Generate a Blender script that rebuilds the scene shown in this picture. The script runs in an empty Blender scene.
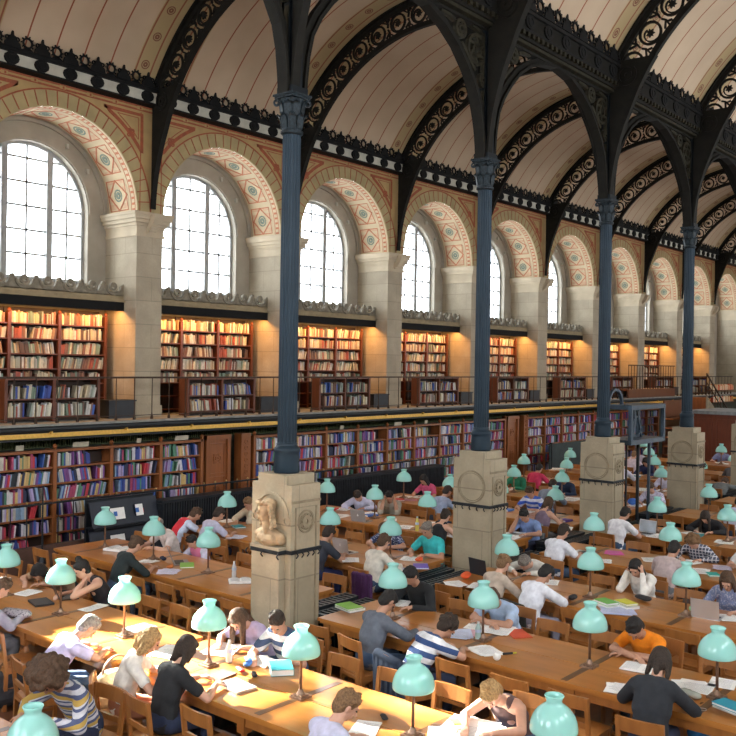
import bpy, math, random
from mathutils import Vector as V, Matrix
from math import sin, cos, pi, radians as rad, sqrt
RNG = random.Random(7)
SC = bpy.context.scene
COL = SC.collection
# ------------------------------------------------------------------ camera model (f in px of a 736 frame)
FP, YAW, PIT, ROLL, EYE = 912.83, .7008, -.0048, .0159, 3.75
cF = V((cos(YAW)*cos(PIT), sin(YAW)*cos(PIT), sin(PIT)))
cR = V((sin(YAW), -cos(YAW), 0))
cU = cR.cross(cF)
def proj(X, Y, Z):
    v = V((X, Y, Z-EYE)); d = v.dot(cF)
    if d < .1: return (-9999, -9999, d)
    sx = FP*v.dot(cR)/d; sy = -FP*v.dot(cU)/d
    return (368+sx*cos(ROLL)-sy*sin(ROLL), 368+sx*sin(ROLL)+sy*cos(ROLL), d)
def at(px, py, z):
    x = px-368; y = py-368
    sx = x*cos(ROLL)+y*sin(ROLL); sy = -x*sin(ROLL)+y*cos(ROLL)
    d = cF+cR*(sx/FP)-cU*(sy/FP); k = (z-EYE)/d.z
    return V((d.x*k, d.y*k, z))
def seen(X, Y, Z, m=25):
    p = proj(X, Y, Z)
    return p[2] > .5 and -m < p[0] < 736+m and -m < p[1] < 736+m
camd = bpy.data.cameras.new('camera'); cam = bpy.data.objects.new('camera', camd); COL.objects.link(cam)
camd.sensor_width = 36; camd.lens = FP/736*36; camd.clip_end = 400
cr = cR*cos(ROLL)+cU*sin(ROLL); cu = cU*cos(ROLL)-cR*sin(ROLL)
mw = Matrix((cr, cu, -cF)).transposed().to_4x4(); mw.translation = V((0, 0, EYE)); cam.matrix_world = mw
SC.camera = cam
# ------------------------------------------------------------------ materials
class S:
    "a node socket with arithmetic"
    def __init__(s, nt, o): s.nt = nt; s.o = o
    def _b(s, op, b=None, c=None):
        n = s.nt.nodes.new('ShaderNodeMath'); n.operation = op
        for i, q in enumerate((s, b, c)):
            if q is None: continue
            if isinstance(q, S): s.nt.links.new(q.o, n.inputs[i])
            else: n.inputs[i].default_value = q
        return S(s.nt, n.outputs[0])
    def __add__(s, b): return s._b('ADD', b)
    def __sub__(s, b): return s._b('SUBTRACT', b)
    def __mul__(s, b): return s._b('MULTIPLY', b)
    def __truediv__(s, b): return s._b('DIVIDE', b)
    def lt(s, b): return s._b('LESS_THAN', b)
    def gt(s, b): return s._b('GREATER_THAN', b)
    def fr(s): return s._b('FRACT')
    def ab(s): return s._b('ABSOLUTE')
    def mx(s, b): return s._b('MAXIMUM', b)
    def sq(s): return s._b('SQRT')
def newmat(name):
    m = bpy.data.materials.new(name); m.use_nodes = True
    nt = m.node_tree; return m, nt, nt.nodes['Principled BSDF']
def mixc(nt, f, a, b, mode='MIX'):
    n = nt.nodes.new('ShaderNodeMix'); n.data_type = 'RGBA'; n.blend_type = mode
    if isinstance(f, S): nt.links.new(f.o, n.inputs[0])
    else: n.inputs[0].default_value = f
    for i, q in ((6, a), (7, b)):
        if isinstance(q, (tuple, list)): n.inputs[i].default_value = (*q[:3], 1)
        else: nt.links.new(q, n.inputs[i])
    return n.outputs[2]
def coords(nt, kind='Object'):
    t = nt.nodes.new('ShaderNodeTexCoord'); return t.outputs[kind]
def sep(nt, v):
    n = nt.nodes.new('ShaderNodeSeparateXYZ'); nt.links.new(v, n.inputs[0])
    return [S(nt, n.outputs[i]) for i in range(3)]
def noise(nt, scale, vec=None, detail=3, stretch=None):
    n = nt.nodes.new('ShaderNodeTexNoise'); n.inputs['Scale'].default_value = scale; n.inputs['Detail'].default_value = detail
    v = vec or coords(nt)
    if stretch:
        mp = nt.nodes.new('ShaderNodeMapping'); mp.inputs['Scale'].default_value = stretch; nt.links.new(v, mp.inputs[0]); v = mp.outputs[0]
    nt.links.new(v, n.inputs['Vector']); return n.outputs[0]
def ramp(nt, f, lo, hi):
    n = nt.nodes.new('ShaderNodeMapRange'); nt.links.new(f, n.inputs[0])
    n.inputs[1].default_value = .3; n.inputs[2].default_value = .7; n.inputs[3].default_value = lo; n.inputs[4].default_value = hi
    return n.outputs[0]
def bump(nt, bs, h, s):
    n = nt.nodes.new('ShaderNodeBump'); n.inputs['Strength'].default_value = s; n.inputs['Distance'].default_value = .02
    nt.links.new(h, n.inputs['Height']); nt.links.new(n.outputs[0], bs.inputs['Normal'])
CACHE = {}
def M(name, col, rough=.6, metal=0, var=.25, scale=6, coat=0, stretch=None, bmp=0, detail=3):
    if name in CACHE: return CACHE[name]
    m, nt, bs = newmat(name)
    nz = noise(nt, scale, None, detail, stretch)
    c0 = tuple(c*(1-var) for c in col); c1 = tuple(min(1, c*(1+var*.7)) for c in col)
    nt.links.new(mixc(nt, S(nt, ramp(nt, nz, 0, 1)), c0, c1), bs.inputs['Base Color'])
    bs.inputs['Roughness'].default_value = rough; bs.inputs['Metallic'].default_value = metal
    bs.inputs['Coat Weight'].default_value = coat; bs.inputs['Coat Roughness'].default_value = .12
    if 'iron' in name: bs.inputs['Specular IOR Level'].default_value = .2
    if bmp: bump(nt, bs, nz, bmp)
    CACHE[name] = m; return m
def cloth(col, pattern=None, c2=None):
    key = 'cloth_%s_%s_%s' % (col, pattern, c2)
    if key in CACHE: return CACHE[key]
    m, nt, bs = newmat('fabric'); bs.inputs['Roughness'].default_value = .9
    nz = noise(nt, 14, None, 4)
    base = mixc(nt, S(nt, ramp(nt, nz, 0, 1)), tuple(c*.8 for c in col), tuple(min(1, c*1.12) for c in col))
    if pattern:
        x, y, z = sep(nt, coords(nt))
        if pattern == 'stripes': f = ((z+x*.35)*8.5).fr().lt(.5)
        elif pattern == 'finestripes': f = ((z+x*.3)*22).fr().lt(.5)
        elif pattern == 'checks': f = ((z*20).fr().lt(.25)).mx((y*20).fr().lt(.25))
        elif pattern == 'multi':
            q = (z+x*.3)*9; base = mixc(nt, q.fr().gt(.72), base, (.50, .33, .08)); f = (q.fr().lt(.22)).mx((q.fr()-.55).ab().lt(.07))
        elif pattern == 'spots': f = S(nt, noise(nt, 45)).gt(.56)
        elif pattern == 'yoke': f = (z.gt(.42))*(y.ab().lt(.14))
        base = mixc(nt, f, base, c2)
    nt.links.new(base, bs.inputs['Base Color']); bump(nt, bs, nz, .25)
    CACHE[key] = m; return m
def stone_mat(name, col, course=.5, length=.8, var=.2, mortar=.72):
    m, nt, bs = newmat(name)
    x, y, z = sep(nt, coords(nt)); zc = z/course
    row = zc._b('FLOOR'); h = ((x+y)/length+(row*.5)).fr()
    line = (zc.fr().lt(.03)).mx(h.lt(.012))
    nz = noise(nt, 2.2, None, 6); n2 = noise(nt, 25, None, 3)
    n3 = nt.nodes.new('ShaderNodeTexWhiteNoise'); n3.noise_dimensions = '2D'
    cb = nt.nodes.new('ShaderNodeCombineXYZ'); nt.links.new(row.o, cb.inputs[0]); nt.links.new((((x+y)/length+(row*.5))._b('FLOOR')).o, cb.inputs[1]); nt.links.new(cb.outputs[0], n3.inputs['Vector'])
    a = mixc(nt, S(nt, ramp(nt, nz, 0, 1)), tuple(c*(1-var) for c in col), tuple(min(1, c*(1+var*.6)) for c in col))
    b = mixc(nt, S(nt, n3.outputs[0])*.22, a, tuple(c*.55 for c in col))
    c = mixc(nt, S(nt, ramp(nt, n2, 0, .35)), b, tuple(c*.7 for c in col))
    nt.links.new(mixc(nt, line*(1-mortar+.35), c, tuple(c*.45 for c in col)), bs.inputs['Base Color'])
    bs.inputs['Roughness'].default_value = .85; bump(nt, bs, n2, .25); return m
def wood_mat(name, col, rough=.3, coat=.4, axis=(1, 8, 8)):
    m, nt, bs = newmat(name)
    n1 = noise(nt, 2.2, None, 6, axis); n2 = noise(nt, 1.1, None, 3)
    a = mixc(nt, S(nt, ramp(nt, n1, 0, 1)), tuple(c*.78 for c in col), tuple(min(1, c*1.15) for c in col))
    b = mixc(nt, S(nt, ramp(nt, n2, 0, .45)), a, tuple(c*q for c, q in zip(col, (.75, .62, .5))))
    nt.links.new(b, bs.inputs['Base Color']); bs.inputs['Roughness'].default_value = rough
    bs.inputs['Coat Weight'].default_value = coat; bs.inputs['Coat Roughness'].default_value = .15
    bump(nt, bs, n1, .03); return m
m_stone = stone_mat('pier_limestone', (.40, .335, .24))
m_ped = stone_mat('pedestal_limestone', (.37, .31, .215), .62, .9, .25)
m_frame = M('window_stone', (.33, .29, .23), .8, var=.15, scale=2)
m_ochre = M('painted_ochre', (.36, .235, .095), .75, var=.15, scale=3)
m_vous = M('painted_voussoir', (.35, .265, .125), .75, var=.15, scale=3)
m_soff = M('soffit_cream', (.53, .42, .26), .75, var=.1, scale=3)
m_red = M('painted_red', (.28, .065, .022), .7, var=.2, scale=12)
m_redl = M('soffit_terracotta', (.44, .14, .065), .7, var=.2, scale=12)
m_pink = M('soffit_pink', (.54, .35, .21), .7, var=.15, scale=9)
m_grey = M('soffit_rosette', (.16, .20, .15), .7, var=.3, scale=20)
m_black = M('black_iron', (.005, .005, .005), .7, 0, var=.3)
m_rib = M('rib_iron', (.007, .006, .004), .75, 0, var=.4, scale=9)
m_bronze = M('bronzed_iron', (.022, .019, .011), .6, .1, var=.5, scale=14)
m_col = M('blue_grey_iron', (.017, .031, .046), .45, .15, var=.2, scale=3)
m_white = M('frieze_white', (.44, .42, .35), .7, var=.12)
m_gold = M('gilded_band', (.80, .50, .12), .35, .6, var=.15, scale=20)
m_wood = wood_mat('table_oak', (.47, .19, .04), .3, .35, (4, .8, 4))
m_woodd = wood_mat('table_oak_frame', (.38, .15, .035), .35, .3, (6, 6, 1))
m_chair = wood_mat('chair_oak', (.38, .155, .04), .42, .2, (5, 5, 1.2))
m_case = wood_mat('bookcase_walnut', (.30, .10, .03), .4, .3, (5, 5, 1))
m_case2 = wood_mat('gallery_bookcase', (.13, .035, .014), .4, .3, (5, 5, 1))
m_strip = M('table_dark_strip', (.13, .06, .025), .3, var=.3, coat=.4)
m_floor = wood_mat('floor_parquet', (.16, .065, .03), .35, .2, (1, 6, 6))
m_brass = M('lamp_bronze', (.26, .16, .11), .4, .5, var=.3, scale=20)
m_paper = M('paper', (.88, .87, .85), .8, var=.06, scale=9)
m_dark = M('dark_metal', (.02, .024, .03), .45, .4, var=.3)
m_rad = M('radiator_iron', (.012, .017, .022), .35, .5, var=.3)
m_silver = M('silver_aluminium', (.62, .63, .65), .3, .7, var=.05)
m_green = M('green_fringe', (.12, .14, .06), .8, var=.4, scale=30)
m_slab = M('gallery_stone', (.24, .24, .22), .7, var=.25)
def glass_mat():
    m, nt, bs = newmat('window_glass'); nt.nodes.remove(bs)
    t = nt.nodes.new('ShaderNodeBsdfTransparent'); g = nt.nodes.new('ShaderNodeBsdfGlossy'); g.inputs['Roughness'].default_value = .05
    t.inputs[0].default_value = (.95, .97, .98, 1)
    mx = nt.nodes.new('ShaderNodeMixShader'); mx.inputs[0].default_value = .06
    nt.links.new(t.outputs[0], mx.inputs[1]); nt.links.new(g.outputs[0], mx.inputs[2]); nt.links.new(mx.outputs[0], nt.nodes['Material Output'].inputs[0]); return m
m_glass = glass_mat()
def shade_mat():
    m, nt, bs = newmat('opaline_green_glass'); bs.inputs['Base Color'].default_value = (.30, .72, .60, 1); bs.inputs['Roughness'].default_value = .14
    bs.inputs['Coat Weight'].default_value = .5
    nt.links.new(mixc(nt, S(nt, ramp(nt, noise(nt, 3), 0, 1)), (.40, .80, .76), (.46, .87, .83)), bs.inputs['Base Color'])
    t = nt.nodes.new('ShaderNodeBsdfTranslucent'); t.inputs[0].default_value = (.55, .92, .84, 1)
    mx = nt.nodes.new('ShaderNodeMixShader'); mx.inputs[0].default_value = .3
    nt.links.new(bs.outputs[0], mx.inputs[1]); nt.links.new(t.outputs[0], mx.inputs[2]); nt.links.new(mx.outputs[0], nt.nodes['Material Output'].inputs[0]); return m
m_shade = shade_mat()
def book_mat(src):
    m, nt, bs = newmat('book_cloth_'+src)
    if src == 'object': o = nt.nodes.new('ShaderNodeObjectInfo').outputs['Color']
    else:
        a = nt.nodes.new('ShaderNodeAttribute'); a.attribute_name = 'Col'; o = a.outputs['Color']
    x, y, z = sep(nt, coords(nt))
    nt.links.new(mixc(nt, S(nt, ramp(nt, noise(nt, 18), 0, .3)), o, (.05, .04, .03)), bs.inputs['Base Color']); bs.inputs['Roughness'].default_value = .55
    return m
m_bko = book_mat('object'); m_bka = book_mat('attribute')
def vault_mat():
    m, nt, bs = newmat('vault_plaster')
    u, v, _ = sep(nt, coords(nt, 'UV'))
    d = ((u-11.83)/.6+100.5).fr()-.5
    line = d.ab().lt(.026)
    b = (((u-11.83)/4.2+100.5).fr()-.5)*4.2
    ba = b.ab()
    band = ba.lt(.66)
    edge = ((ba-.62).ab().lt(.018)).mx((ba-.26).ab().lt(.018))
    fv = ((v/.62).fr()-.5)*.62
    rr = ((ba-.44)*(ba-.44)+fv*fv).sq()
    flo = ((rr-.035).ab().lt(.02)).mx(((rr-.085).ab().lt(.012)))
    n1 = noise(nt, .8, None, 5)
    base = mixc(nt, S(nt, ramp(nt, n1, 0, 1)), (.385, .285, .19), (.465, .35, .24))
    c = mixc(nt, line, base, (.22, .055, .02))
    c = mixc(nt, band, c, (.33, .24, .12))
    c = mixc(nt, edge*band, c, (.22, .07, .03))
    c = mixc(nt, flo*band, c, (.16, .06, .03))
    nt.links.new(c, bs.inputs['Base Color']); bs.inputs['Roughness'].default_value = .8; return m
m_vault = vault_mat()
# ------------------------------------------------------------------ mesh builder
class MB:
    def __init__(s): s.v = []; s.f = []; s.m = []; s.c = []; s.k = 0; s.col = None
    def add(s, vs, fs, k=None):
        n = len(s.v); s.v += [tuple(p) for p in vs]
        for f in fs: s.f.append([n+i for i in f]); s.m.append(s.k if k is None else k); s.c.append(s.col)
    def box(s, x0, y0, z0, x1, y1, z1, k=None):
        s.add([(x0, y0, z0), (x1, y0, z0), (x1, y1, z0), (x0, y1, z0), (x0, y0, z1), (x1, y0, z1), (x1, y1, z1), (x0, y1, z1)],
              [(0, 3, 2, 1), (4, 5, 6, 7), (0, 1, 5, 4), (1, 2, 6, 5), (2, 3, 7, 6), (3, 0, 4, 7)], k)
    def cbox(s, c, d, k=None): s.box(c[0]-d[0]/2, c[1]-d[1]/2, c[2]-d[2]/2, c[0]+d[0]/2, c[1]+d[1]/2, c[2]+d[2]/2, k)
    def obox(s, c, ax, ay, az, k=None):
        c = V(c); ax, ay, az = V(ax), V(ay), V(az)
        s.add([c+ax*i+ay*j+az*l for l in (-1, 1) for (i, j) in ((-1, -1), (1, -1), (1, 1), (-1, 1))],
              [(0, 3, 2, 1), (4, 5, 6, 7), (0, 1, 5, 4), (1, 2, 6, 5), (2, 3, 7, 6), (3, 0, 4, 7)], k)
    def bar(s, p0, p1, w, h=None, k=None):
        p0, p1 = V(p0), V(p1); h = h or w; d = (p1-p0); L = d.length; d.normalize()
        a = V((0, 0, 1)) if abs(d.z) < .9 else V((1, 0, 0)); b = d.cross(a).normalized(); a = b.cross(d)
        s.obox((p0+p1)/2, d*(L/2), b*(w/2), a*(h/2), k)
    def tube(s, p0, p1, r0, r1=None, n=10, k=None, caps=True):
        p0, p1 = V(p0), V(p1); r1 = r0 if r1 is None else r1; d = (p1-p0).normalized()
        a = V((0, 0, 1)) if abs(d.z) < .9 else V((1, 0, 0)); b = d.cross(a).normalized(); a = b.cross(d)
        vs = [p+(b*cos(2*pi*i/n)+a*sin(2*pi*i/n))*r for p, r in ((p0, r0), (p1, r1)) for i in range(n)]
        fs = [(i, (i+1) % n, n+(i+1) % n, n+i) for i in range(n)]
        if caps: fs += [tuple(range(n))[::-1], tuple(range(n, 2*n))]
        s.add(vs, fs, k)
    def lathe(s, prof, c=(0, 0, 0), n=24, k=None, rf=None):
        vs = []; c = V(c)
        for (r, z) in prof:
            for i in range(n):
                a = 2*pi*i/n; q = r*(rf(i, z) if rf else 1); vs.append((c.x+q*cos(a), c.y+q*sin(a), c.z+z))
        fs = [(j*n+i, j*n+(i+1) % n, (j+1)*n+(i+1) % n, (j+1)*n+i) for j in range(len(prof)-1) for i in range(n)]
        fs += [tuple(range(n))[::-1], tuple(range((len(prof)-1)*n, len(prof)*n))]
        s.add(vs, fs, k)
    # flat ironwork: mp(u, v, w) -> point
    def plate(s, pts, mp, w0, w1, k=None):
        n = len(pts); s.add([mp(u, v, w0) for u, v in pts]+[mp(u, v, w1) for u, v in pts],
              [tuple(range(n)), tuple(range(n, 2*n))[::-1]]+[(i, i+n, (i+1) % n+n, (i+1) % n) for i in range(n)], k)
    def ribbon(s, pts, wd, mp, w0, w1, k=None, closed=False):
        n = len(pts); L = []; R = []
        for i in range(n):
            a = pts[(i-1) % n] if (closed or i > 0) else pts[i]; b = pts[(i+1) % n] if (closed or i < n-1) else pts[i]
            dx, dy = b[0]-a[0], b[1]-a[1]; l = math.hypot(dx, dy) or 1; q = wd(i/(n-1)) if callable(wd) else wd
            nx, ny = -dy/l*q/2, dx/l*q/2; L.append((pts[i][0]+nx, pts[i][1]+ny)); R.append((pts[i][0]-nx, pts[i][1]-ny))
        vs = []
        for i in range(n): vs += [mp(*L[i], w0), mp(*R[i], w0), mp(*L[i], w1), mp(*R[i], w1)]
        fs = []
        for i in range(n if closed else n-1):
            a = 4*i; b = 4*((i+1) % n); fs += [(a, a+1, b+1, b), (a+2, b+2, b+3, a+3), (a, b, b+2, a+2), (a+1, a+3, b+3, b+1)]
        if not closed: fs += [(0, 2, 3, 1), (4*n-4, 4*n-3, 4*n-1, 4*n-2)]
        s.add(vs, fs, k)
    def ring(s, cu, cv, r, wd, mp, w0, w1, n=20, a0=0, a1=2*pi, k=None):
        cl = abs(a1-a0-2*pi) < 1e-6; m = n if cl else n+1
        s.ribbon([(cu+r*cos(a0+(a1-a0)*i/n), cv+r*sin(a0+(a1-a0)*i/n)) for i in range(m)], wd, mp, w0, w1, k, cl)
    # organic primitives for voxel remeshing
    def cap(s, p0, p1, r0, r1, ka=1, kb=1, A=None, n=12, k=None):
        p0, p1 = V(p0), V(p1); d = p1-p0; L = d.length or 1e-4; d = d/L if d.length else V((0, 0, 1))
        if A is None: A = V((0, 0, 1)) if abs(d.z) < .9 else V((1, 0, 0))
        B = d.cross(V(A)).normalized(); A = B.cross(d).normalized(); vs = []; rows = 0
        for (p, r, ts) in ((p0, r0, (-80, -50, -20, 0)), (p1, r1, (0, 20, 50, 80))):
            for t in ts:
                t = rad(t); rows += 1
                for i in range(n):
                    a = 2*pi*i/n; vs.append(p+d*(r*sin(t))+(A*cos(a)*ka+B*sin(a)*kb)*(r*cos(t)))
        fs = [(j*n+i, j*n+(i+1) % n, (j+1)*n+(i+1) % n, (j+1)*n+i) for j in range(rows-1) for i in range(n)]
        fs += [tuple(range(n))[::-1], tuple(range((rows-1)*n, rows*n))]
        s.add(vs, fs, k)
    def ell(s, c, f, u, sd, rf, ru, rs, n=14, m=9, k=None):
        c, f, u, sd = V(c), V(f), V(u), V(sd); vs = []
        for j in range(m):
            t = -pi/2+pi*(j+.5)/m
            for i in range(n):
                a = 2*pi*i/n; vs.append(c+u*(ru*sin(t))+(f*cos(a)*rf+sd*sin(a)*rs)*cos(t))
        fs = [(j*n+i, j*n+(i+1) % n, (j+1)*n+(i+1) % n, (j+1)*n+i) for j in range(m-1) for i in range(n)]
        fs += [tuple(range(n))[::-1], tuple(range((m-1)*n, m*n))]
        s.add(vs, fs, k)
    def mesh(s, name, mats, smooth=False):
        me = bpy.data.meshes.new(name); me.from_pydata(s.v, [], s.f)
        mats = mats if isinstance(mats, (list, tuple)) else [mats]
        for m in mats: me.materials.append(m)
        if any(s.m): me.polygons.foreach_set('material_index', [min(i, len(mats)-1) for i in s.m])
        if smooth: me.polygons.foreach_set('use_smooth', [True]*len(me.polygons))
        if any(c is not None for c in s.c):
            at_ = me.color_attributes.new('Col', 'FLOAT_COLOR', 'CORNER'); buf = []
            for f, c in zip(s.f, s.c): buf += [*(c or (1, 1, 1)), 1]*len(f)
            at_.data.foreach_set('color', buf)
        me.update(); return me
    def obj(s, name, mats, parent=None, smooth=False):
        return link(name, s.mesh(name, mats, smooth), parent)
def link(name, me, parent=None):
    o = bpy.data.objects.new(name, me); COL.objects.link(o)
    if parent: o.parent = parent
    return o
def tag(o, label=None, cat=None, group=None, kind=None):
    if label: o['label'] = label
    if cat: o['category'] = cat
    if group: o['group'] = group
    if kind: o['kind'] = kind
    return o
def empty(name, loc=(0, 0, 0), rz=0, **k):
    o = bpy.data.objects.new(name, None); COL.objects.link(o); o.location = loc; o.rotation_euler = (0, 0, rz); o.empty_display_size = .1
    return tag(o, **k)
def dup(root, loc, rz=0, **k):
    r = root.copy(); COL.objects.link(r); r.location = loc; r.rotation_euler = (0, 0, rz)
    for ch in list(root.children):
        c = ch.copy(); COL.objects.link(c); c.parent = r
        for g in list(ch.children):
            d = g.copy(); COL.objects.link(d); d.parent = c
    return tag(r, **k)
ORD = ['first', 'second', 'third', 'fourth', 'fifth', 'sixth', 'seventh', 'eighth', 'ninth', 'tenth', 'eleventh', 'twelfth', 'thirteenth', 'fourteenth']
def remesh(mb, vox, sm=3):
    me = mb.mesh('tmp', []) if False else None
    me = bpy.data.meshes.new('tmp'); me.from_pydata(mb.v, [], mb.f)
    o = bpy.data.objects.new('tmp', me); COL.objects.link(o)
    r = o.modifiers.new('r', 'REMESH'); r.mode = 'VOXEL'; r.voxel_size = vox
    if sm:
        q = o.modifiers.new('s', 'SMOOTH'); q.factor = .5; q.iterations = sm
    dg = bpy.context.evaluated_depsgraph_get(); dg.update()
    res = bpy.data.meshes.new_from_object(o.evaluated_get(dg))
    bpy.data.objects.remove(o); bpy.data.meshes.remove(me)
    res.polygons.foreach_set('use_smooth', [True]*len(res.polygons)); return res
SKY, SPOT_E, EXPO, ALC_E = 7.0, 20000000, 0.85, 19
SUND = (.09, -1, -.54)
# ------------------------------------------------------------------ layout
ROWX = [3.27, 5.86, 8.41, 10.95, 13.6, 16.13, 18.75, 21.35, 23.95, 26.55, 29.15]
HW = .58                                   # half width of a table
def lampY(r, half):
    if half == 'R': return [(6.93 if r < 2 else 6.66)-1.259*i for i in range(4)]
    return [(8.33 if r < 2 else 8.73)+1.259*i for i in range(4)]
def span(r, half):
    l = lampY(r, half); return (l[3]-.63, l[0]+.66) if half == 'R' else (l[0]-.62, l[3]+.53)
HALFN = {'R': 'right of the pedestals', 'L': 'left of the pedestals'}
# ------------------------------------------------------------------ people
SK = {'f': (.60, .34, .24), 'm': (.50, .27, .18), 'd': (.20, .09, .055), 't': (.42, .22, .14)}
def skin(k): return M('skin_'+k, SK[k], .5, var=.1, scale=12)
HC = {'black': (.012, .010, .010), 'dark': (.030, .018, .012), 'brown': (.08, .042, .022), 'light': (.20, .11, .05), 'blond': (.42, .26, .11), 'grey': (.22, .20, .18)}
def hairm(k): return M('hair_'+k, HC[k], .75, var=.45, scale=60, bmp=.5)
def ik(a, b, l1, l2, pole):
    a, b = V(a), V(b); d = b-a; L = min(d.length, (l1+l2)*.985); L = max(L, .12); n = d.normalized(); b = a+n*L
    x = (l1*l1-l2*l2+L*L)/(2*L); h = sqrt(max(0, l1*l1-x*x)); p = V(pole); p = (p-n*p.dot(n)).normalized()
    return a+n*x+p*h, b
def hand(mb, w, d, side, nrm, curl=.35):
    "palm, four fingers of unequal length, thumb off the side of the palm"
    d = V(d).normalized(); nrm = V(nrm); sd = d.cross(nrm).normalized(); nrm = sd.cross(d).normalized()
    th = sd*side
    mb.cap(w, w+d*.075, .026, .030, .5, 1.25, nrm)
    for i, (off, L) in enumerate(((.027, .070), (.009, .080), (-.009, .074), (-.027, .058))):
        b = w+d*.088+th*off; k1 = b+(d*cos(curl)-nrm*sin(curl))*L*.5; k2 = k1+(d*cos(curl*2.4)-nrm*sin(curl*2.4))*L*.5
        mb.cap(b-d*.02, k1, .0095, .009, n=8); mb.cap(k1, k2, .009, .0075, n=8)
    t0 = w+d*.025+th*.024; t1 = t0+(d*.55+th*.75-nrm*.25).normalized()*.042; t2 = t1+(d*.9+th*.25-nrm*.3).normalized()*.032
    mb.cap(t0, t1, .012, .0105, n=8); mb.cap(t1, t2, .0105, .008, n=8)
def rotz(v, a): return V((v[0]*cos(a)-v[1]*sin(a), v[0]*sin(a)+v[1]*cos(a), v[2]))
POSE = {  # lean, head pitch, right hand, left hand (x, y, z above floor), optional elbows
 'write': (15, 42, (.50, -.12, .80), (.47, .15, .80), None, None),
 'writelow': (28, 58, (.56, -.12, .80), (.50, .16, .80), None, None),
 'read': (10, 38, (.46, -.14, .81), (.46, .14, .81), None, None),
 'upright': (8, 18, (.42, -.14, .81), (.42, .14, .81), None, None),
 'headL': (20, 40, (.50, -.12, .80), 'head', None, (.44, .20, .81)),
 'headR': (20, 40, 'head', (.50, .12, .80), (.44, -.20, .81), None),
 'headboth': (20, 36, 'head', 'head', (.44, -.17, .81), (.44, .17, .81)),
 'cross': (26, 50, (.50, .08, .80), (.48, -.08, .80), (.42, -.24, .80), (.42, .24, .80)),
 'slump': (44, 62, (.66, -.10, .80), (.62, .14, .80), None, None),
 'chin': (18, 30, (.52, -.12, .80), 'chin', None, (.46, .12, .81)),
}
def spine(lean):
    l = rad(lean); P0 = V((0, 0, .57)); S_ = P0+V((sin(l), 0, cos(l)))*.23; l2 = l+.22; C = S_+V((sin(l2), 0, cos(l2)))*.23
    l3 = l2+.3; N = C+V((sin(l3), 0, cos(l3)))*.085; return P0, S_, C, N, l3
def head_off(pose, lean=None):
    ln, hp = POSE[pose][:2]; ln = ln if lean is None else lean
    P0, S_, C, N, l3 = spine(ln); return N+V((sin(l3), 0, cos(l3)))*.095
def headprims(mb, Hc, f, u, s, g=1, face=True):
    mb.ell(Hc+u*.022-f*.012, f, u, s, .096*g, .094*g, .076*g)
    mb.ell(Hc-u*.028+f*.022, f, u, s, .066*g, .088*g, .058*g)
    mb.cap(Hc-u*.075+f*.045, Hc-u*.078+f*.055, .026*g, .022*g, n=10)
    if face:
        mb.cap(Hc+f*.083+u*.012, Hc+f*.104-u*.022, .010, .015, n=8)
        mb.cap(Hc+f*.080+u*.032-s*.035, Hc+f*.080+u*.032+s*.035, .012, .012, n=8)
        mb.cap(Hc+f*.080-u*.05-s*.018, Hc+f*.080-u*.05+s*.018, .010, .010, n=8)
    for q in (-1, 1): mb.cap(Hc+s*.078*q-f*.006+u*.016, Hc+s*.076*q-f*.002-u*.02, .015, .010, .5, 1.1, s, n=8)
def hairprims(mb, Hc, f, u, s, style, back, rs):
    if style == 'bald': mb.ell(Hc+u*.01-f*.03, f, u, s, .085, .07, .083); return
    mb.ell(Hc+u*.040-f*.022, f, u, s, .098, .088, .086)
    mb.ell(Hc-u*.012-f*.045, f, u, s, .066, .088, .078)
    mb.cap(Hc+u*.075+f*.045-s*.035, Hc+u*.078+f*.05+s*.035, .030, .028, n=8)
    if style == 'short':
        for i in range(16):
            a = rs.uniform(0, 2*pi); e = rs.uniform(.25, 1.3); d = f*(cos(a)*cos(e))*.085+s*(sin(a)*cos(e))*.075+u*(sin(e)*.085)
            if a > 5.5 or a < .8: d += u*.02
            p = Hc+u*.035-f*.02+d; mb.cap(p, p+d.normalized()*.012+f*.006, .022, .014, n=6)
    if style in ('long', 'bob', 'fall'):
        L = {'long': .30, 'bob': .12, 'fall': .30}[style]; dn = V((0, 0, -1)) if style == 'fall' else V(back)
        for q in (-1, 1):
            p = Hc+s*(.066*q)-f*.02+u*.02; e = p+dn*L+s*(.02*q); mb.cap(p, e, .034, .022, .8, 1.4, s, n=10)
            p = Hc+s*(.072*q)+f*.018+u*.02; mb.cap(p, p+dn*L*.75+s*(.012*q), .026, .016, .8, 1.4, s, n=10)
        p = Hc-f*.06+u*.01; mb.cap(p, p+(V(back) if style != 'fall' else V(back))*L*.8, .055, .036, .7, 1.4, s, n=10)
    if style == 'bun': mb.ell(Hc-f*.10+u*.05, f, u, s, .045, .042, .045)
    if style == 'topbun': mb.ell(Hc-f*.03+u*.14, f, u, s, .045, .045, .045)
    if style == 'pony':
        p = Hc-f*.10+u*.03; q = p-f*.03+V(back)*.10; mb.cap(p, q, .030, .032, n=8); mb.cap(q, q+V(back)*.16, .032, .012, n=8)
    if style in ('curly', 'afro'):
        R, r, n = (.050, .030, 60) if style == 'curly' else (.125, .034, 330)
        for i in range(n):
            z = rs.uniform(-.35, 1); a = rs.uniform(0, 2*pi); q = sqrt(1-z*z); d = f*cos(a)*q+s*sin(a)*q+u*z
            if d.dot(f) > .45 and d.dot(u) < .55: continue
            p = Hc+u*.03-f*.02+V((d.x, d.y, d.z))*(.06+R*rs.uniform(.45, 1)); mb.ell(p, f, u, s, r, r, r, 7, 5)
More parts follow.
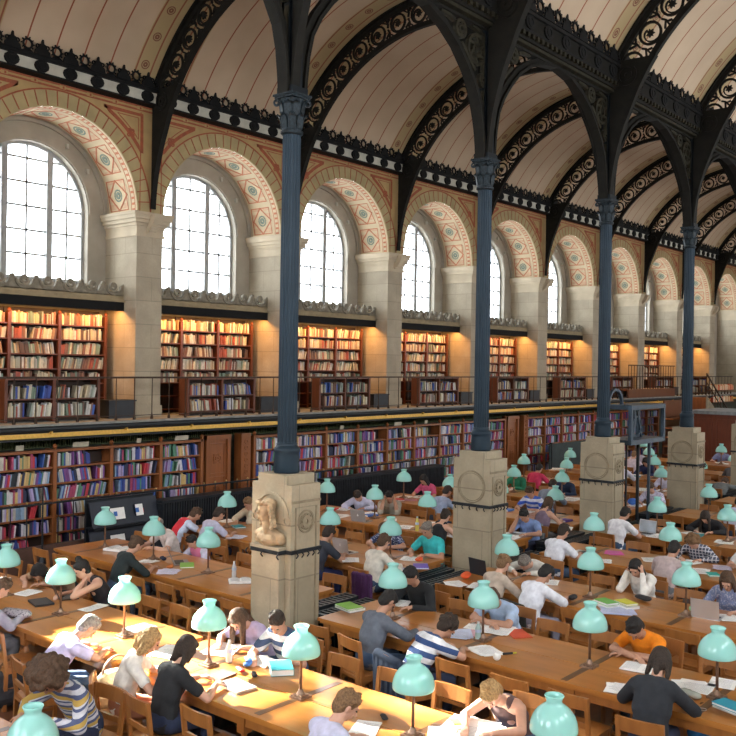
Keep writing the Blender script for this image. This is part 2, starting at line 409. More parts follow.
def person(x, y, rz, pose, hair, hairc, sk, shirt, sleeve, legs, label, lean=None, pitch=None, hyaw=0, g=1., lod=1, name='person', skirt=False, fem=False):
    ln, hp, rh, lh, re_, le = POSE[pose]; ln = ln if lean is None else lean; hp = hp if pitch is None else pitch
    P0, S_, C, N, l3 = spine(ln); Hc = N+V((sin(l3), 0, cos(l3)))*.095
    p = rad(hp); f = rotz((cos(p), 0, -sin(p)), rad(hyaw)); u = rotz((sin(p), 0, cos(p)), rad(hyaw)); s = u.cross(f).normalized()*-1
    s = f.cross(u).normalized()*-1
    w = .97 if fem else 1.07; rs = random.Random(int(x*100+y*10)); Yx = V((0, 1, 0))
    body, sh, tr, ha, so = MB(), MB(), MB(), MB(), MB()
    t = (C-S_).normalized()
    def torso(mb, e, arms):
        mb.cap(P0, P0+(S_-P0)*.5, (.118*w)+e, .108*w+e, 1.28, .95, Yx); mb.cap(P0+(S_-P0)*.5, S_, .106*w+e, .112*w+e, 1.25, .95, Yx)
        mb.cap(S_, C-t*.09, .114*w+e, .108*w+e, 1.36, .92, Yx)
        mb.cap(C-t*.05-Yx*.125*w, C-t*.05+Yx*.125*w, .068+e, .068+e); mb.cap(C-t*.03-Yx*.06, C-t*.03+Yx*.06, .062+e, .062+e)
        if fem:
            fr = V((t.z, 0, -t.x))
            for q in (-1, 1): mb.ell(S_+t*.07+fr*.066+Yx*.058*q, fr, t, Yx, .048+e, .055+e, .052+e, 10, 7)
    torso(body, 0, 0)
    body.cap(C-t*.02, N+(Hc-N)*.4, .055*w, .050*w); headprims(body, Hc, f, u, s, 1, lod < 3)
    if sleeve != 'none': torso(sh, .014, 0)
    else:
        e = .012; sh.cap(P0, P0+(S_-P0)*.5, (.118*w)+e, .108*w+e, 1.28, .95, Yx); sh.cap(P0+(S_-P0)*.5, S_, .106*w+e, .112*w+e, 1.25, .95, Yx); sh.cap(S_, C-t*.10, .116*w+e, .104*w+e, 1.34, .98, Yx)
        for q in (-1, 1): sh.cap(C-t*.12+Yx*.09*q, C-t*.0+Yx*.085*q, .06, .060, .5, 1, Yx, n=8)
    hands = []
    for q, hp_, el in ((-1, rh, re_), (1, lh, le)):
        a = C-t*.055+Yx*(.165*w*q)
        if hp_ == 'head': wr = Hc+s*0+rotz((.02, q*.10, -.035), rad(hyaw)); e_ = V((el[0], el[1], el[2]))
        elif hp_ == 'chin': wr = Hc+f*.05-u*.13+V((0, q*.03, 0)); e_ = V((el[0], el[1], el[2]))
        else:
            wr = V(hp_)
            if el: e_ = V(el)
            else: e_, wr = ik(a, wr, .285, .25, (-.1, q*1., -.75))
            e_.z = max(e_.z, .80) if e_.x > .34 else e_.z
        body.cap(a, e_, .050*w, .040*w); body.cap(e_, e_+(wr-e_)*.35, .040*w, .040*w); body.cap(e_+(wr-e_)*.35, wr, .040*w, .026*w)
        d = (wr-e_).normalized()
        if hp_ not in ('head', 'chin'): d = (d+V((.5, -q*.15, 0))).normalized(); d.z *= .2; nr = V((0, 0, 1))
        else: nr = (wr-Hc).normalized() if hp_ == 'head' else V((1, 0, 0))
        hand(body, wr, d, -q, nr, .4 if hp_ not in ('head', 'chin') else .55); hands.append(wr)
        if sleeve != 'none': sh.cap(a, a+(e_-a)*(.62 if sleeve == 'short' else 1), .064*w, .054*w+.004)
        if sleeve == 'long': sh.cap(e_, e_+(wr-e_)*.9, .052*w, .036*w)
        if sleeve == 'rolled': sh.cap(a+(e_-a)*.6, e_, .056*w, .052*w)
    for q in (-1, 1):
        h = P0+V((.02, q*.085, -.015)); k = V((.42, q*(.10 if not fem else .07), .50)); an = V((.37, q*.11, .085)); toe = V((.53, q*.13, .035))
        body.cap(h, k, .080, .056); body.cap(k, k+(an-k)*.4, .055, .056); body.cap(k+(an-k)*.4, an, .055, .036); body.cap(an-V((.03, 0, .04)), toe, .036, .030, .8, 1.1, Yx)
        tr.cap(h, k, .094, .070); tr.cap(k, k+(an-k)*.9, .068, .050); so.cap(an-V((.035, 0, .045)), toe+V((.015, 0, -.002)), .042, .036, .8, 1.15, Yx); so.cap(an+V((0, 0, .01)), an-V((0, 0, .03)), .045, .045)
    tr.cap(P0-V((0, 0, 0)), P0+V((0, 0, .03)), .128*w, .128*w, 1.3, 1, Yx)
    hairprims(ha, Hc, f, u, s, hair, (C-Hc).normalized()*.8+V((-.25, 0, -.4)), rs)
    vb = {0: .0075, 1: .011, 2: .016, 3: .024}[lod]
    ob = link(name, remesh(body, vb, 2)); ob.data.materials.append(skin(sk)); ob.location = (x, y, 0); ob.rotation_euler = (0, 0, rz); ob.scale = (g, g, g)
    tag(ob, label, 'person')
    def ch(mb, nm, mt, vx, sm=3):
        o = link(nm, remesh(mb, vx, sm), ob); o.data.materials.append(mt); return o
    ch(sh, 'shirt', shirt, max(.012, vb*1.1)); ch(tr, 'trousers', legs, max(.014, vb*1.2)); ch(ha, 'hair', hairm(hairc), max(.010, vb*.9), 1 if hair in ('afro', 'curly') else 2)
    ch(so, 'shoes', M('shoe_leather', (.04, .035, .035), .5), max(.014, vb))
    if lod == 0:
        for q in (-1, 1):
            e = MB(); e.ell(Hc+f*.082+u*.012+s*.031*q, f, u, s, .009, .007, .013, 8, 6); e.obj('eye', M('eye_dark', (.03, .02, .018), .3), ob, True)
        e = MB(); e.ell(Hc+f*.088-u*.05, f, u, s, .006, .006, .020, 8, 6); e.obj('mouth', M('lips', (.42, .13, .11), .5), ob, True)
    return ob
WH = cloth((.8, .8, .84)); BLK = cloth((.018, .019, .022)); DEN = cloth((.05, .09, .17)); GRYT = cloth((.16, .17, .19)); NAVY = cloth((.02, .03, .07))
# row, side(n: back to us, f: facing us), Y of head, turn, pose, hair, colour, skin, shirt, sleeve, legs, lod, label, extras
PEOPLE = [
 (1, 'n', 8.10, -12, 'writelow', 'short', 'grey', 'm', cloth((.62, .58, .86)), 'short', DEN, 0, 'person in a sunlit white shirt and jeans bending low over the front table', dict(lean=30)),
 (1, 'n', 6.98, -38, 'read', 'bob', 'blond', 'f', cloth((.84, .80, .74)), 'short', cloth((.50, .20, .11)), 0, 'person with light brown hair in white top and rust skirt, turned right in the sun', dict(fem=True, dx=-.02, lean=10)),
 (1, 'n', 6.52, -6, 'read', 'bob', 'dark', 'f', BLK, 'short', NAVY, 0, 'person with short dark hair in a black t-shirt, seen from behind at the front table', dict(fem=True, lean=9)),
 (1, 'f', 7.17, 0, 'writelow', 'fall', 'brown', 'f', cloth((.55, .47, .70)), 'short', DEN, 0, 'person with long brown hair hanging forward, lilac top, beside the striped polo shirt', dict(fem=True)),
 (1, 'f', 6.60, 10, 'write', 'short', 'dark', 'm', cloth((.75, .77, .80), 'stripes', (.035, .06, .13)), 'short', DEN, 0, 'person in white polo with wide navy stripes writing in front of the bust pedestal', dict(hyaw=18)),
 (1, 'n', 4.60, -14, 'write', 'short', 'light', 'f', cloth((.56, .56, .74)), 'rolled', DEN, 0, 'person with sandy hair in pale lilac shirt writing at the bottom edge', dict(lean=15, hyaw=-22, pitch=36)),
 (1, 'f', 4.05, 0, 'slump', 'topbun', 'blond', 'f', cloth((.10, .06, .06)), 'none', DEN, 0, 'person with blond hair pinned up and bare shoulders bent low over sunlit papers', dict(fem=True, lean=30)),
 (2, 'n', 6.25, -14, 'writelow', 'short', 'black', 'm', cloth((.13, .15, .19)), 'long', DEN, 0, 'person in a charcoal shirt seen from behind beside the green folder', dict(lean=10)),
 (2, 'n', 5.46, -20, 'writelow', 'curly', 'dark', 'm', cloth((.72, .74, .78), 'stripes', (.03, .07, .20)), 'short', NAVY, 0, 'person with dark curls in blue and white striped polo leaning over the table', dict(lean=32)),
 (2, 'f', 5.67, 0, 'cross', 'short', 'brown', 'm', cloth((.42, .56, .78)), 'short', DEN, 1, 'person in a light blue shirt facing us across a red folder', {}),
 (3, 'n', 6.34, -12, 'read', 'bun', 'light', 'f', cloth((.52, .43, .35)), 'long', GRYT, 1, 'person in a beige cardigan with hair in a bun, seen from behind', dict(fem=True)),
 (3, 'n', 5.72, -16, 'writelow', 'short', 'black', 'm', cloth((.80, .82, .92)), 'rolled', cloth((.30, .30, .40)), 0, 'person in a white shirt with rolled sleeves, dark jacket over the chair behind', dict(lean=18)),
 (3, 'f', 6.72, 0, 'slump', 'short', 'grey', 'f', cloth((.72, .72, .68)), 'long', GRYT, 2, 'person in pale top bent right down opposite the beige cardigan', {}),
 (4, 'n', 6.88, -14, 'read', 'short', 'dark', 'm', cloth((.80, .82, .92)), 'short', DEN, 1, 'person in a white t-shirt and jeans, seated behind the white shirt with rolled sleeves', {}),
 (3, 'f', 5.05, 0, 'headboth', 'bob', 'black', 'f', cloth((.82, .80, .76)), 'long', BLK, 0, 'person in a white cardigan holding their head with both hands', dict(fem=True)),
 (2, 'f', 3.93, -6, 'cross', 'short', 'black', 'm', cloth((.95, .27, .01)), 'short', DEN, 0, 'person in a bright orange t-shirt looking down with folded arms', dict(pitch=62)),
 (2, 'n', 3.17, 6, 'write', 'bob', 'dark', 'f', cloth((.022, .026, .034)), 'long', NAVY, 0, 'person with dark hair in loose black top, opposite the orange t-shirt', dict(fem=True, g=1.04)),
 (3, 'f', 3.86, 8, 'write', 'long', 'brown', 'f', cloth((.22, .27, .48), 'spots', (.45, .48, .62)), 'short', DEN, 0, 'person in a blue patterned dress writing beside the silver laptop', dict(fem=True)),
 (4, 'n', 5.10, -8, 'write', 'short', 'black', 'm', cloth((.52, .42, .42)), 'short', GRYT, 1, 'person in a dusty pink t-shirt seen from behind, above the mint lamp', {}),
 (5, 'n', 7.0, -14, 'write', 'short', 'black', 'm', cloth((.84, .85, .93)), 'short', DEN, 1, 'person in a white t-shirt working at a white laptop beside the third pedestal', {}),
 (4, 'f', 5.28, 0, 'writelow', 'curly', 'light', 'f', cloth((.08, .09, .14), 'checks', (.60, .60, .66)), 'long', NAVY, 1, 'person in navy and white checked shirt with head right down', dict(fem=True)),
 (5, 'f', 6.0, 0, 'writelow', 'fall', 'dark', 'f', cloth((.02, .02, .025)), 'long', BLK, 2, 'person in black slumped forward behind the checked shirt', {}),
 (6, 'n', 5.85, -10, 'write', 'short', 'black', 'm', cloth((.56, .60, .76)), 'short', DEN, 2, 'person in a pale blue shirt, back turned, near the right edge', dict(g=1.05)),
 (3, 'f', 8.50, 0, 'upright', 'bun', 'grey', 'm', cloth((.05, .55, .58)), 'short', GRYT, 0, 'person in a bright turquoise shirt facing us with a purple book', dict(pitch=30)),
 (3, 'n', 8.38, -6, 'read', 'short', 'brown', 'f', cloth((.72, .68, .60)), 'long', DEN, 1, 'person in a cream cardigan seen from behind, opposite the turquoise shirt', dict(fem=True)),
 (3, 'f', 9.35, 10, 'writelow', 'bob', 'brown', 'f', cloth((.04, .06, .16), 'spots', (.55, .60, .75)), 'short', NAVY, 1, 'person in dark blue patterned blouse leaning across behind the open laptop', dict(fem=True)),
 (3, 'n', 9.47, -6, 'write', 'short', 'dark', 'm', cloth((.03, .035, .05)), 'short', cloth((.02, .03, .12)), 1, 'person in a black t-shirt right behind the bust pedestal', {}),
 (4, 'f', 12.2, 20, 'writelow', 'short', 'dark', 'm', cloth((.58, .58, .76)), 'long', GRYT, 2, 'person in a pale lilac shirt facing left behind a grey laptop', dict(lean=30)),
 (4, 'f', 11.37, 35, 'headboth', 'short', 'black', 'm', cloth((.36, .32, .26)), 'rolled', GRYT, 1, 'person in a khaki shirt with hands at chin beside the bookcases', {}),
 (5, 'f', 12.4, 0, 'write', 'long', 'black', 'm', cloth((.62, .10, .22)), 'short', BLK, 2, 'person in a deep pink top far back beside the lower shelves', dict(fem=True)),
 (5, 'n', 10.9, -10, 'write', 'short', 'dark', 'm', cloth((.30, .36, .50)), 'long', DEN, 2, 'person in a slate blue sweater seen from behind left of the second pedestal', {}),
 (4, 'n', 9.15, 0, 'write', 'bun', 'dark', 'f', cloth((.012, .012, .016)), 'none', BLK, 1, 'person in a black vest with bare shoulders left of the second pedestal', dict(fem=True)),
 (3, 'n', 12.65, -18, 'headL', 'short', 'brown', 'm', cloth((.58, .64, .80), 'yoke', (.60, .03, .05)), 'short', GRYT, 1, 'person in a pale t-shirt with a red shoulder panel, head on hand', dict(lean=28)),
 (3, 'n', 12.02, -10, 'write', 'short', 'dark', 'm', cloth((.50, .50, .66)), 'short', NAVY, 1, 'person in a pale mauve polo shirt behind the laptop with green book', {}),
 (3, 'f', 12.6, 12, 'chin', 'short', 'light', 'm', cloth((.55, .48, .36)), 'long', GRYT, 1, 'person with fair hair in a beige top resting chin on hand left of the bust', {}),
 (2, 'f', 11.09, 0, 'write', 'short', 'black', 'f', cloth((.60, .58, .74), 'yoke', (.70, .20, .35)), 'short', GRYT, 1, 'child sized person with black hair and pink and white top behind the laptop', dict(g=.86)),
 (2, 'n', 10.85, -10, 'write', 'bun', 'brown', 'f', cloth((.018, .028, .03)), 'rolled', DEN, 1, 'person in a black top and jeans with hair tied back, at the second table', dict(fem=True)),
 (2, 'f', 11.95, -10, 'write', 'bald', 'grey', 'f', cloth((.66, .58, .56)), 'short', GRYT, 2, 'person in a pale pink top behind the second lamp from the left', {}),
 (1, 'f', 10.1, -15, 'chin', 'topbun', 'black', 'f', cloth((.03, .025, .03)), 'none', BLK, 0, 'person with black hair and black vest top bare shouldered behind an open laptop', dict(fem=True)),
 (1, 'f', 11.1, 15, 'slump', 'bob', 'black', 'm', cloth((.40, .26, .16)), 'short', BLK, 1, 'person bent over a dark tablet at the left edge, white sheet in front', {}),
 (1, 'n', 9.85, -12, 'write', 'short', 'brown', 'f', cloth((.36, .34, .42)), 'long', GRYT, 1, 'person cut by the left edge in a grey mauve top', {}),
 (6, 'f', 11.6, 0, 'read', 'short', 'black', 'f', cloth((.02, .20, .11)), 'long', BLK, 2, 'person in a dark green jacket behind the second pedestal', {}),
 (7, 'n', 11.7, 0, 'write', 'short', 'black', 'm', cloth((.62, .04, .12)), 'short', BLK, 2, 'person in a crimson t-shirt seen from behind in the far rows', {}),
 (5, 'f', 9.66, 0, 'write', 'short', 'brown', 'm', cloth((.66, .68, .80), 'stripes', (.05, .12, .55)), 'short', DEN, 2, 'person in a white shirt with bright blue stripes facing us', {}),
 (6, 'n', 9.9, 0, 'write', 'short', 'dark', 'm', cloth((.24, .29, .37)), 'long', DEN, 2, 'person in a grey blue sweater behind the blue striped shirt', {}),
 (4, 'f', 8.30, 6, 'headR', 'short', 'black', 'm', cloth((.20, .30, .58)), 'short', NAVY, 1, 'person in a mid blue shirt with forehead on hand right of the second pedestal', {}),
 (5, 'n', 8.55, -6, 'read', 'bob', 'brown', 'f', cloth((.20, .14, .20)), 'none', GRYT, 1, 'person in a plum sleeveless top seen from behind, grey coat on chair', dict(fem=True)),
 (6, 'f', 9.1, 0, 'headR', 'bob', 'black', 'f', cloth((.10, .16, .36)), 'short', NAVY, 2, 'person in a blue blouse with head on hand left of the third pedestal', {}),
 (6, 'f', 10.3, 0, 'write', 'short', 'black', 'm', cloth((.015, .03, .07)), 'long', BLK, 2, 'person in dark navy behind the mint lamp left of the third pedestal', {}),
 (8, 'n', 11.4, 0, 'write', 'short', 'brown', 'm', cloth((.55, .08, .14)), 'long', BLK, 3, 'small distant person in a red sweater left of the third pedestal', {}),
 (8, 'n', 10.6, 0, 'write', 'short', 'dark', 'm', cloth((.62, .62, .72)), 'long', BLK, 3, 'small distant person in a white top left of the third pedestal', {}),
 (9, 'n', 11.45, 0, 'read', 'short', 'light', 'f', cloth((.62, .54, .62)), 'short', BLK, 3, 'distant person in a pale mauve top beyond the iron gate frame', {}),
 (9, 'f', 11.9, 0, 'write', 'short', 'brown', 'm', cloth((.62, .60, .74)), 'short', BLK, 3, 'distant person in a white shirt beside the fourth pedestal', {}),
 (8, 'f', 10.5, 0, 'write', 'long', 'black', 'm', cloth((.02, .03, .10)), 'long', BLK, 3, 'distant person in navy blue jacket beside the fourth pedestal', {}),
 (7, 'f', 8.9, 0, 'write', 'short', 'dark', 'm', cloth((.60, .58, .74)), 'short', BLK, 2, 'person in a lilac shirt behind bars of the iron gate frame', {}),
 (6, 'f', 8.15, 0, 'write', 'short', 'brown', 'f', cloth((.60, .58, .72), 'spots', (.35, .33, .5)), 'short', BLK, 2, 'person in a pale speckled top left of the fourth pedestal', {}),
 (9, 'n', 8.5, 0, 'write', 'short', 'dark', 'm', cloth((.10, .10, .11)), 'long', BLK, 3, 'distant person in dark grey beneath the wooden partition', {}),
 (8, 'n', 7.9, 0, 'slump', 'short', 'brown', 'm', cloth((.14, .15, .15)), 'long', BLK, 2, 'person in a dark grey sweater right of the fourth pedestal', {}),
 (8, 'f', 6.9, 0, 'write', 'fall', 'dark', 'f', cloth((.42, .42, .62), 'spots', (.6, .6, .75)), 'short', BLK, 2, 'person in a lilac patterned top near the fifth pedestal', {}),
 (7, 'f', 6.6, 0, 'write', 'long', 'brown', 'f', cloth((.30, .20, .12)), 'long', BLK, 2, 'person in a brown jacket right of the fourth pedestal', {}),
 (10, 'f', 10.2, 0, 'read', 'short', 'dark', 'm', cloth((.22, .24, .42)), 'short', BLK, 3, 'distant person in blue just below the far mint lamps', {}),
]
PEOPLE += [
 (2, 'f', 6.85, 0, 'write', 'short', 'black', 'm', cloth((.015, .017, .02)), 'long', BLK, 1, 'person in black hidden behind the lamp opposite the charcoal shirt', {}),
 (4, 'f', 4.40, 0, 'read', 'short', 'brown', 'f', cloth((.72, .72, .74)), 'short', DEN, 1, 'person in a white top with bare arms, cut by the right edge', {}),
]
OCC = []
for q in PEOPLE:
    r, sd, Y, turn, pose, hr, hc, sk, shm, slv, lg, lod, label, ex = q; ex = dict(ex)
    g = ex.get('g', 1); dx = ex.pop('dx', 0); sg = 1 if sd == 'n' else -1
    ho = head_off(pose, ex.get('lean')); rz = (0 if sd == 'n' else pi)+rad(turn)
    hx = ROWX[r]-sg*.60; off = rotz((ho.x*g, 0, 0), rz)
    px_ = hx-off.x; py_ = Y-off.y
    lim = ROWX[r]-sg*(HW+.26)
    px_ = min(px_, lim) if sd == 'n' else max(px_, lim); px_ += dx
    half = 'R' if Y < 7.73 else 'L'
    o = person(px_, py_, rz, pose, hr, hc, sk, shm, slv, lg, label, lod=lod, **ex)
    OCC.append((r, sd, px_, py_, rz, label))
# afro person between the front table and the table behind the camera
ho = head_off('writelow', 24); ap = at(50, 676, 1.10); rz = pi+rad(6); of = rotz((ho.x, 0, 0), rz)
person(ap.x-of.x, ap.y-of.y, rz, 'writelow', 'afro', 'brown', 't', cloth((.60, .60, .66), 'multi', (.08, .10, .20)), 'long', NAVY,
       'person with a big dark afro in a striped jumper behind the lowest left lamp', lean=24, lod=0)
OCC.append((0, 'f', ap.x-of.x, ap.y-of.y, rz, 'the afro'))
# ------------------------------------------------------------------ room shell
PX0, PW, BAY = 11.50, .66, 4.2            # pier left edge, pier width, bay length
WY, RY = 16.11, 17.23                      # hall face of the piers, window wall face
SPR, RAD = 6.86, 1.77                      # springing height and radius of the wall arches
CX0 = PX0+PW/2                             # pier and column axis x = 11.83 + 4.2 k
KS = range(-4, 11)                         # piers
XA, XB = CX0-4*BAY-.33, CX0+10*BAY+.33
def wallmap(sgn): return (lambda u, v, w: (u, 16.11-w, v)) if sgn > 0 else (lambda u, v, w: (u, -.65+w, v))
b = MB(); b.box(XA, -.9, -.12, XB, 18, 0); tag(b.obj('floor', m_floor), kind='structure')
# painted arcade wall above the capitals (spandrels with round headed openings), one mesh
def arcade_wall(sgn):
    b = MB(); mp = wallmap(sgn); top = 9.26; n = 24
    for k in range(-4, 10):
        x0 = PX0+PW+BAY*k; x1 = x0+BAY-PW; cx = (x0+x1)/2
        arc = [(cx-RAD*cos(pi*i/n), SPR+RAD*sin(pi*i/n)) for i in range(n+1)]
        for i in range(n):
            (a, c), (d, e) = arc[i], arc[i+1]
            b.add([mp(a, c, 0), mp(d, e, 0), mp(d, top, 0), mp(a, top, 0)], [(0, 1, 2, 3)], 0)
        # voussoir ring with painted joints
        for i in range(n*2):
            t0, t1 = pi*i/(2*n), pi*(i+1)/(2*n); P = lambda r, t: mp(cx-r*cos(t), SPR+r*sin(t), .006)
            b.add([P(RAD, t0), P(RAD, t1), P(RAD+.33, t1), P(RAD+.33, t0)], [(0, 1, 2, 3)], 1)
        nv = 27
        for i in range(nv+1):
            t = pi*i/nv; b.ribbon([(cx-r*cos(t), SPR+r*sin(t)) for r in (RAD+.02, RAD+.31)], .022, mp, .006, .011, 2)
        b.ring(cx, SPR, RAD+.33, .03, mp, .006, .014, 40, 0, pi, 2)
        b.ring(cx, SPR, RAD+.012, .022, mp, .0, .02, 40, 0, pi, 1)
        # spandrel triangles
        for q in (-1, 1):
            o = lambda dx, z: (cx+q*dx, z)
            ed = BAY/2-.20
            def tri(ins):
                R = RAD+.43+ins; pts = []
                x_e = ed-ins; zt = 8.93-ins*.8
                t1 = math.acos(min(1, x_e/R)); t2 = math.asin(min(1, (zt-SPR)/R))
                for i in range(9):
                    t = t1+(t2-t1)*i/8; pts.append(o(R*cos(t), SPR+R*sin(t)))
                return pts+[o(x_e, zt)]
            b.ribbon(tri(.04), .075, mp, .003, .010, 2, True); b.ribbon(tri(.13), .018, mp, .003, .010, 2, True)
            fx, fz = o(BAY/2-.52, 8.48)
            for a in range(4): b.ring(fx+.062*cos(a*pi/2+pi/4), fz+.062*sin(a*pi/2+pi/4), .035, .03, mp, .003, .012, 8, k=2)
    for k in range(-4, 11):                                   # strip of wall above each pier
        x0 = PX0+BAY*k; b.add([mp(x0, SPR, 0), mp(x0+PW, SPR, 0), mp(x0+PW, top, 0), mp(x0, top, 0)], [(0, 1, 2, 3)], 0)
        b.ribbon([(x0+.06, SPR+.02), (x0+.06, 8.95)], .02, mp, .003, .009, 2); b.ribbon([(x0+PW-.06, SPR+.02), (x0+PW-.06, 8.95)], .02, mp, .003, .009, 2)
    # red bands with the little key blocks below the frieze
    for z, w in ((9.085, .022), (8.995, .022)): b.ribbon([(XA, z), (XB, z)], w, mp, .003, .010, 2)
    k = 0; x = XA+.03
    while x < XB-.6:
        for z in (9.067, 9.015): b.ribbon([(x+.07, z), (x+.53, z)], .012, mp, .003, .010, 2)
        b.ribbon([(x, 9.04), (x+.035, 9.04)], .045, mp, .003, .010, 2); x += .6
    return b
m_ow = [m_ochre, m_vous, m_red]
tag(arcade_wall(1).obj('wall_left', m_ow), kind='structure'); tag(arcade_wall(-1).obj('wall_right', m_ow), kind='structure')
# soffits of the arches, decorated
def soffit(sgn):
    b = MB(); n = 32
    for k in range(-4, 10):
        cx = PX0+PW+BAY*k+(BAY-PW)/2
        def mp(t, d, w, cx=cx):
            y = WY+d if sgn > 0 else -.65-d
            r = RAD-w; return (cx-r*cos(t), y, SPR+r*sin(t))
        D = RY-WY
        for i in range(n):
            t0, t1 = pi*i/n, pi*(i+1)/n; b.add([mp(t0, 0, 0), mp(t1, 0, 0), mp(t1, D, 0), mp(t0, D, 0)], [(0, 1, 2, 3)], 0)
        if sgn < 0 or not seen(cx+1.7, WY, 7.5, 120): continue
        def rib(pts, wd, k_, w0=.002, w1=.006, closed=False):
            # ribbon in arc-length space
            b.ribbon([(u*RAD, v) for u, v in pts], wd, lambda u, v, w: mp(u/RAD, v, w), w0, w1, k_, closed)
        def fill_(u0, u1, f_, w, k_):
            for i in range(8):
                a, e = u0+(u1-u0)*i/8, u0+(u1-u0)*(i+1)/8; (p, q_), (r_, s_) = f_(a), f_(e)
                b.add([mp(a, p, w), mp(e, r_, w), mp(e, s_, w), mp(a, q_, w)], [(0, 1, 2, 3)], k_)
        N = 7; st = pi/N
        for i in range(N):
            c = st*(i+.5); h = st*.40; y0, y1 = .30, .92; ym = .61
            q = [(c-h, y0), (c+h, y0), (c+h, y1), (c-h, y1)]
            0 if False else fill_(c-h, c+h, lambda u: (y0, y1), .0015, 3) if True else b.add([mp(u, v, .0015) for u, v in ((c-h, y0), (c+h*0, y0), (c+h*0, y1), (c-h, y1))]+[mp(c+h, y0, .0015), mp(c+h, y1, .0015)], [(0, 1, 2, 3), (1, 4, 5, 2)], 3)
            rib(q, .032, 1, closed=True); rib([(c-h, ym), (c, y0), (c+h, ym), (c, y1)], .042, 1, .003, .009, True)
            fill_(c-h*.86, c+h*.86, lambda u: (ym-(1-abs(u-c)/(h*.86))*.26, ym+(1-abs(u-c)/(h*.86))*.26), .003, 0)
            for R_, w_ in ((.12, .035), (.05, .06)): rib([(c+R_/RAD*cos(a*pi/6), ym+R_*sin(a*pi/6)) for a in range(12)], w_, 2, .005, .010, True)
        m_ = 46
        for i in range(m_):
            c = pi*(i+.5)/m_; rib([(c-.014, .12), (c+.014, .12)], .085, 1)
        for y in (.06, .19): rib([(pi*i/40, y) for i in range(41)], .016, 1)
        for y in (1.02, 1.07): rib([(pi*i/40, y) for i in range(41)], .03, 4)
    return b
ms = [m_soff, m_redl, m_grey, m_pink, m_frame]
tag(soffit(1).obj('trim_1', ms), kind='structure'); tag(soffit(-1).obj('trim_2', ms), kind='structure')
# window wall behind (stone surround of each opening), window wall faces at RY
WR, WS, WB = 1.32, 6.85, 5.34              # opening radius, springing, sill
def window_wall(sgn):
    b = MB(); Y = RY if sgn > 0 else -.65-(RY-WY); Y2 = Y+.3*sgn; n = 20
    def mp(u, v, w): return (u, Y+w*sgn, v)
    for k in range(-4, 10):
        cx = PX0+PW+BAY*k+(BAY-PW)/2; H = BAY/2
        arc = [(cx-WR*cos(pi*i/n), WS+WR*sin(pi*i/n)) for i in range(n+1)]; top = 8.9
        for i in range(n):
            (a, c), (d, e) = arc[i], arc[i+1]; ta = cx-H*cos(pi*i/n); tb = cx-H*cos(pi*(i+1)/n)
            b.add([mp(a, c, 0), mp(d, e, 0), mp(tb, top, 0), mp(ta, top, 0)], [(0, 1, 2, 3)])
            b.add([mp(a, c, 0), mp(d, e, 0), mp(d, e, .3), mp(a, c, .3)], [(0, 3, 2, 1)])
        for q in (-1, 1):
            b.add([mp(cx+q*WR, WB, 0), mp(cx+q*H, WB, 0), mp(cx+q*H, WS, 0), mp(cx+q*WR, WS, 0)], [(0, 1, 2, 3)])
            b.add([mp(cx+q*H, WS, 0), mp(cx+q*H, top, 0), mp(cx+q*WR, WS, 0)], [(0, 1, 2)])
            b.add([mp(cx+q*WR, WB, 0), mp(cx+q*WR, WS, 0), mp(cx+q*WR, WS, .3), mp(cx+q*WR, WB, .3)], [(0, 1, 2, 3)])
        b.add([mp(cx-H, 0, 0), mp(cx+H, 0, 0), mp(cx+H, WB, 0), mp(cx-H, WB, 0)], [(0, 1, 2, 3)])
        b.add([mp(cx-WR, WB, 0), mp(cx+WR, WB, 0), mp(cx+WR, WB, .3), mp(cx-WR, WB, .3)], [(0, 1, 2, 3)])
        b.ring(cx, WS, WR+.05, .05, mp, -.03, 0, 30, 0, pi)
        b.ring(cx, WS, RAD-.04, .08, mp, -.05, 0, 30, 0, pi)
        for t in (.62, 1.05, 2.1, 2.5):                         # little fixings on the surround
            if sgn > 0: b.cbox((cx+1.55*cos(t), Y-.04, WS+1.55*sin(t)), (.06, .07, .10), 1)
    return b
tag(window_wall(1).obj('trim_3', [m_frame, m_white]), kind='structure'); tag(window_wall(-1).obj('trim_4', [m_frame, m_white]), kind='structure')
# windows: frame, mullions, bars; panes of one window are one mesh
m_mull = M('window_bars', (.34, .34, .33), .6, var=.15); wn = 0
for k in range(-4, 10):
    cx = PX0+PW+BAY*k+(BAY-PW)/2
    if k > -3 and not (seen(cx, 17.4, 7, 160)) and k > 3: continue
    wn += 1; b = MB(); Y = 17.42
    def mp(u, v, w, Y=Y): return (u, Y+w, v)
    hz = lambda x: WS+sqrt(max(0, WR*WR-(x-cx)**2))
    for q in (-1, 1): b.ribbon([(cx+q*.5, WB), (cx+q*.5, hz(cx+q*.5))], .13, mp, -.06, .06)
    for q in (-1, 0, 1): b.ribbon([(cx+q*.92 if q else cx, WB), (cx+q*.92 if q else cx, hz(cx+q*.92))], .038, mp, -.02, .02)
    z = WB+.04
    b.ribbon([(cx-WR, WB+.04), (cx+WR, WB+.04)], .09, mp, -.05, .05)
    for i in range(6):
        z = 5.89+.487*i
        if z < WS+WR-.1:
            hw = WR if z < WS else sqrt(WR*WR-(z-WS)**2); b.ribbon([(cx-hw, z), (cx+hw, z)], .042, mp, -.02, .02)
    b.ring(cx, WS, WR-.03, .07, mp, -.04, .04, 30, 0, pi)
    for q in (-1, 1): b.ribbon([(cx+q*(WR-.03), WB), (cx+q*(WR-.03), WS)], .07, mp, -.04, .04)
    w = tag(b.obj('window_%d' % wn, m_mull), kind='structure')
    b = MB(); pts = [(cx-WR, WB), (cx+WR, WB)]+[(cx+WR*cos(pi*i/20), WS+WR*sin(pi*i/20)) for i in range(21)]
    b.plate(pts, mp, -.004, .004); b.obj('window_pane', m_glass, w)
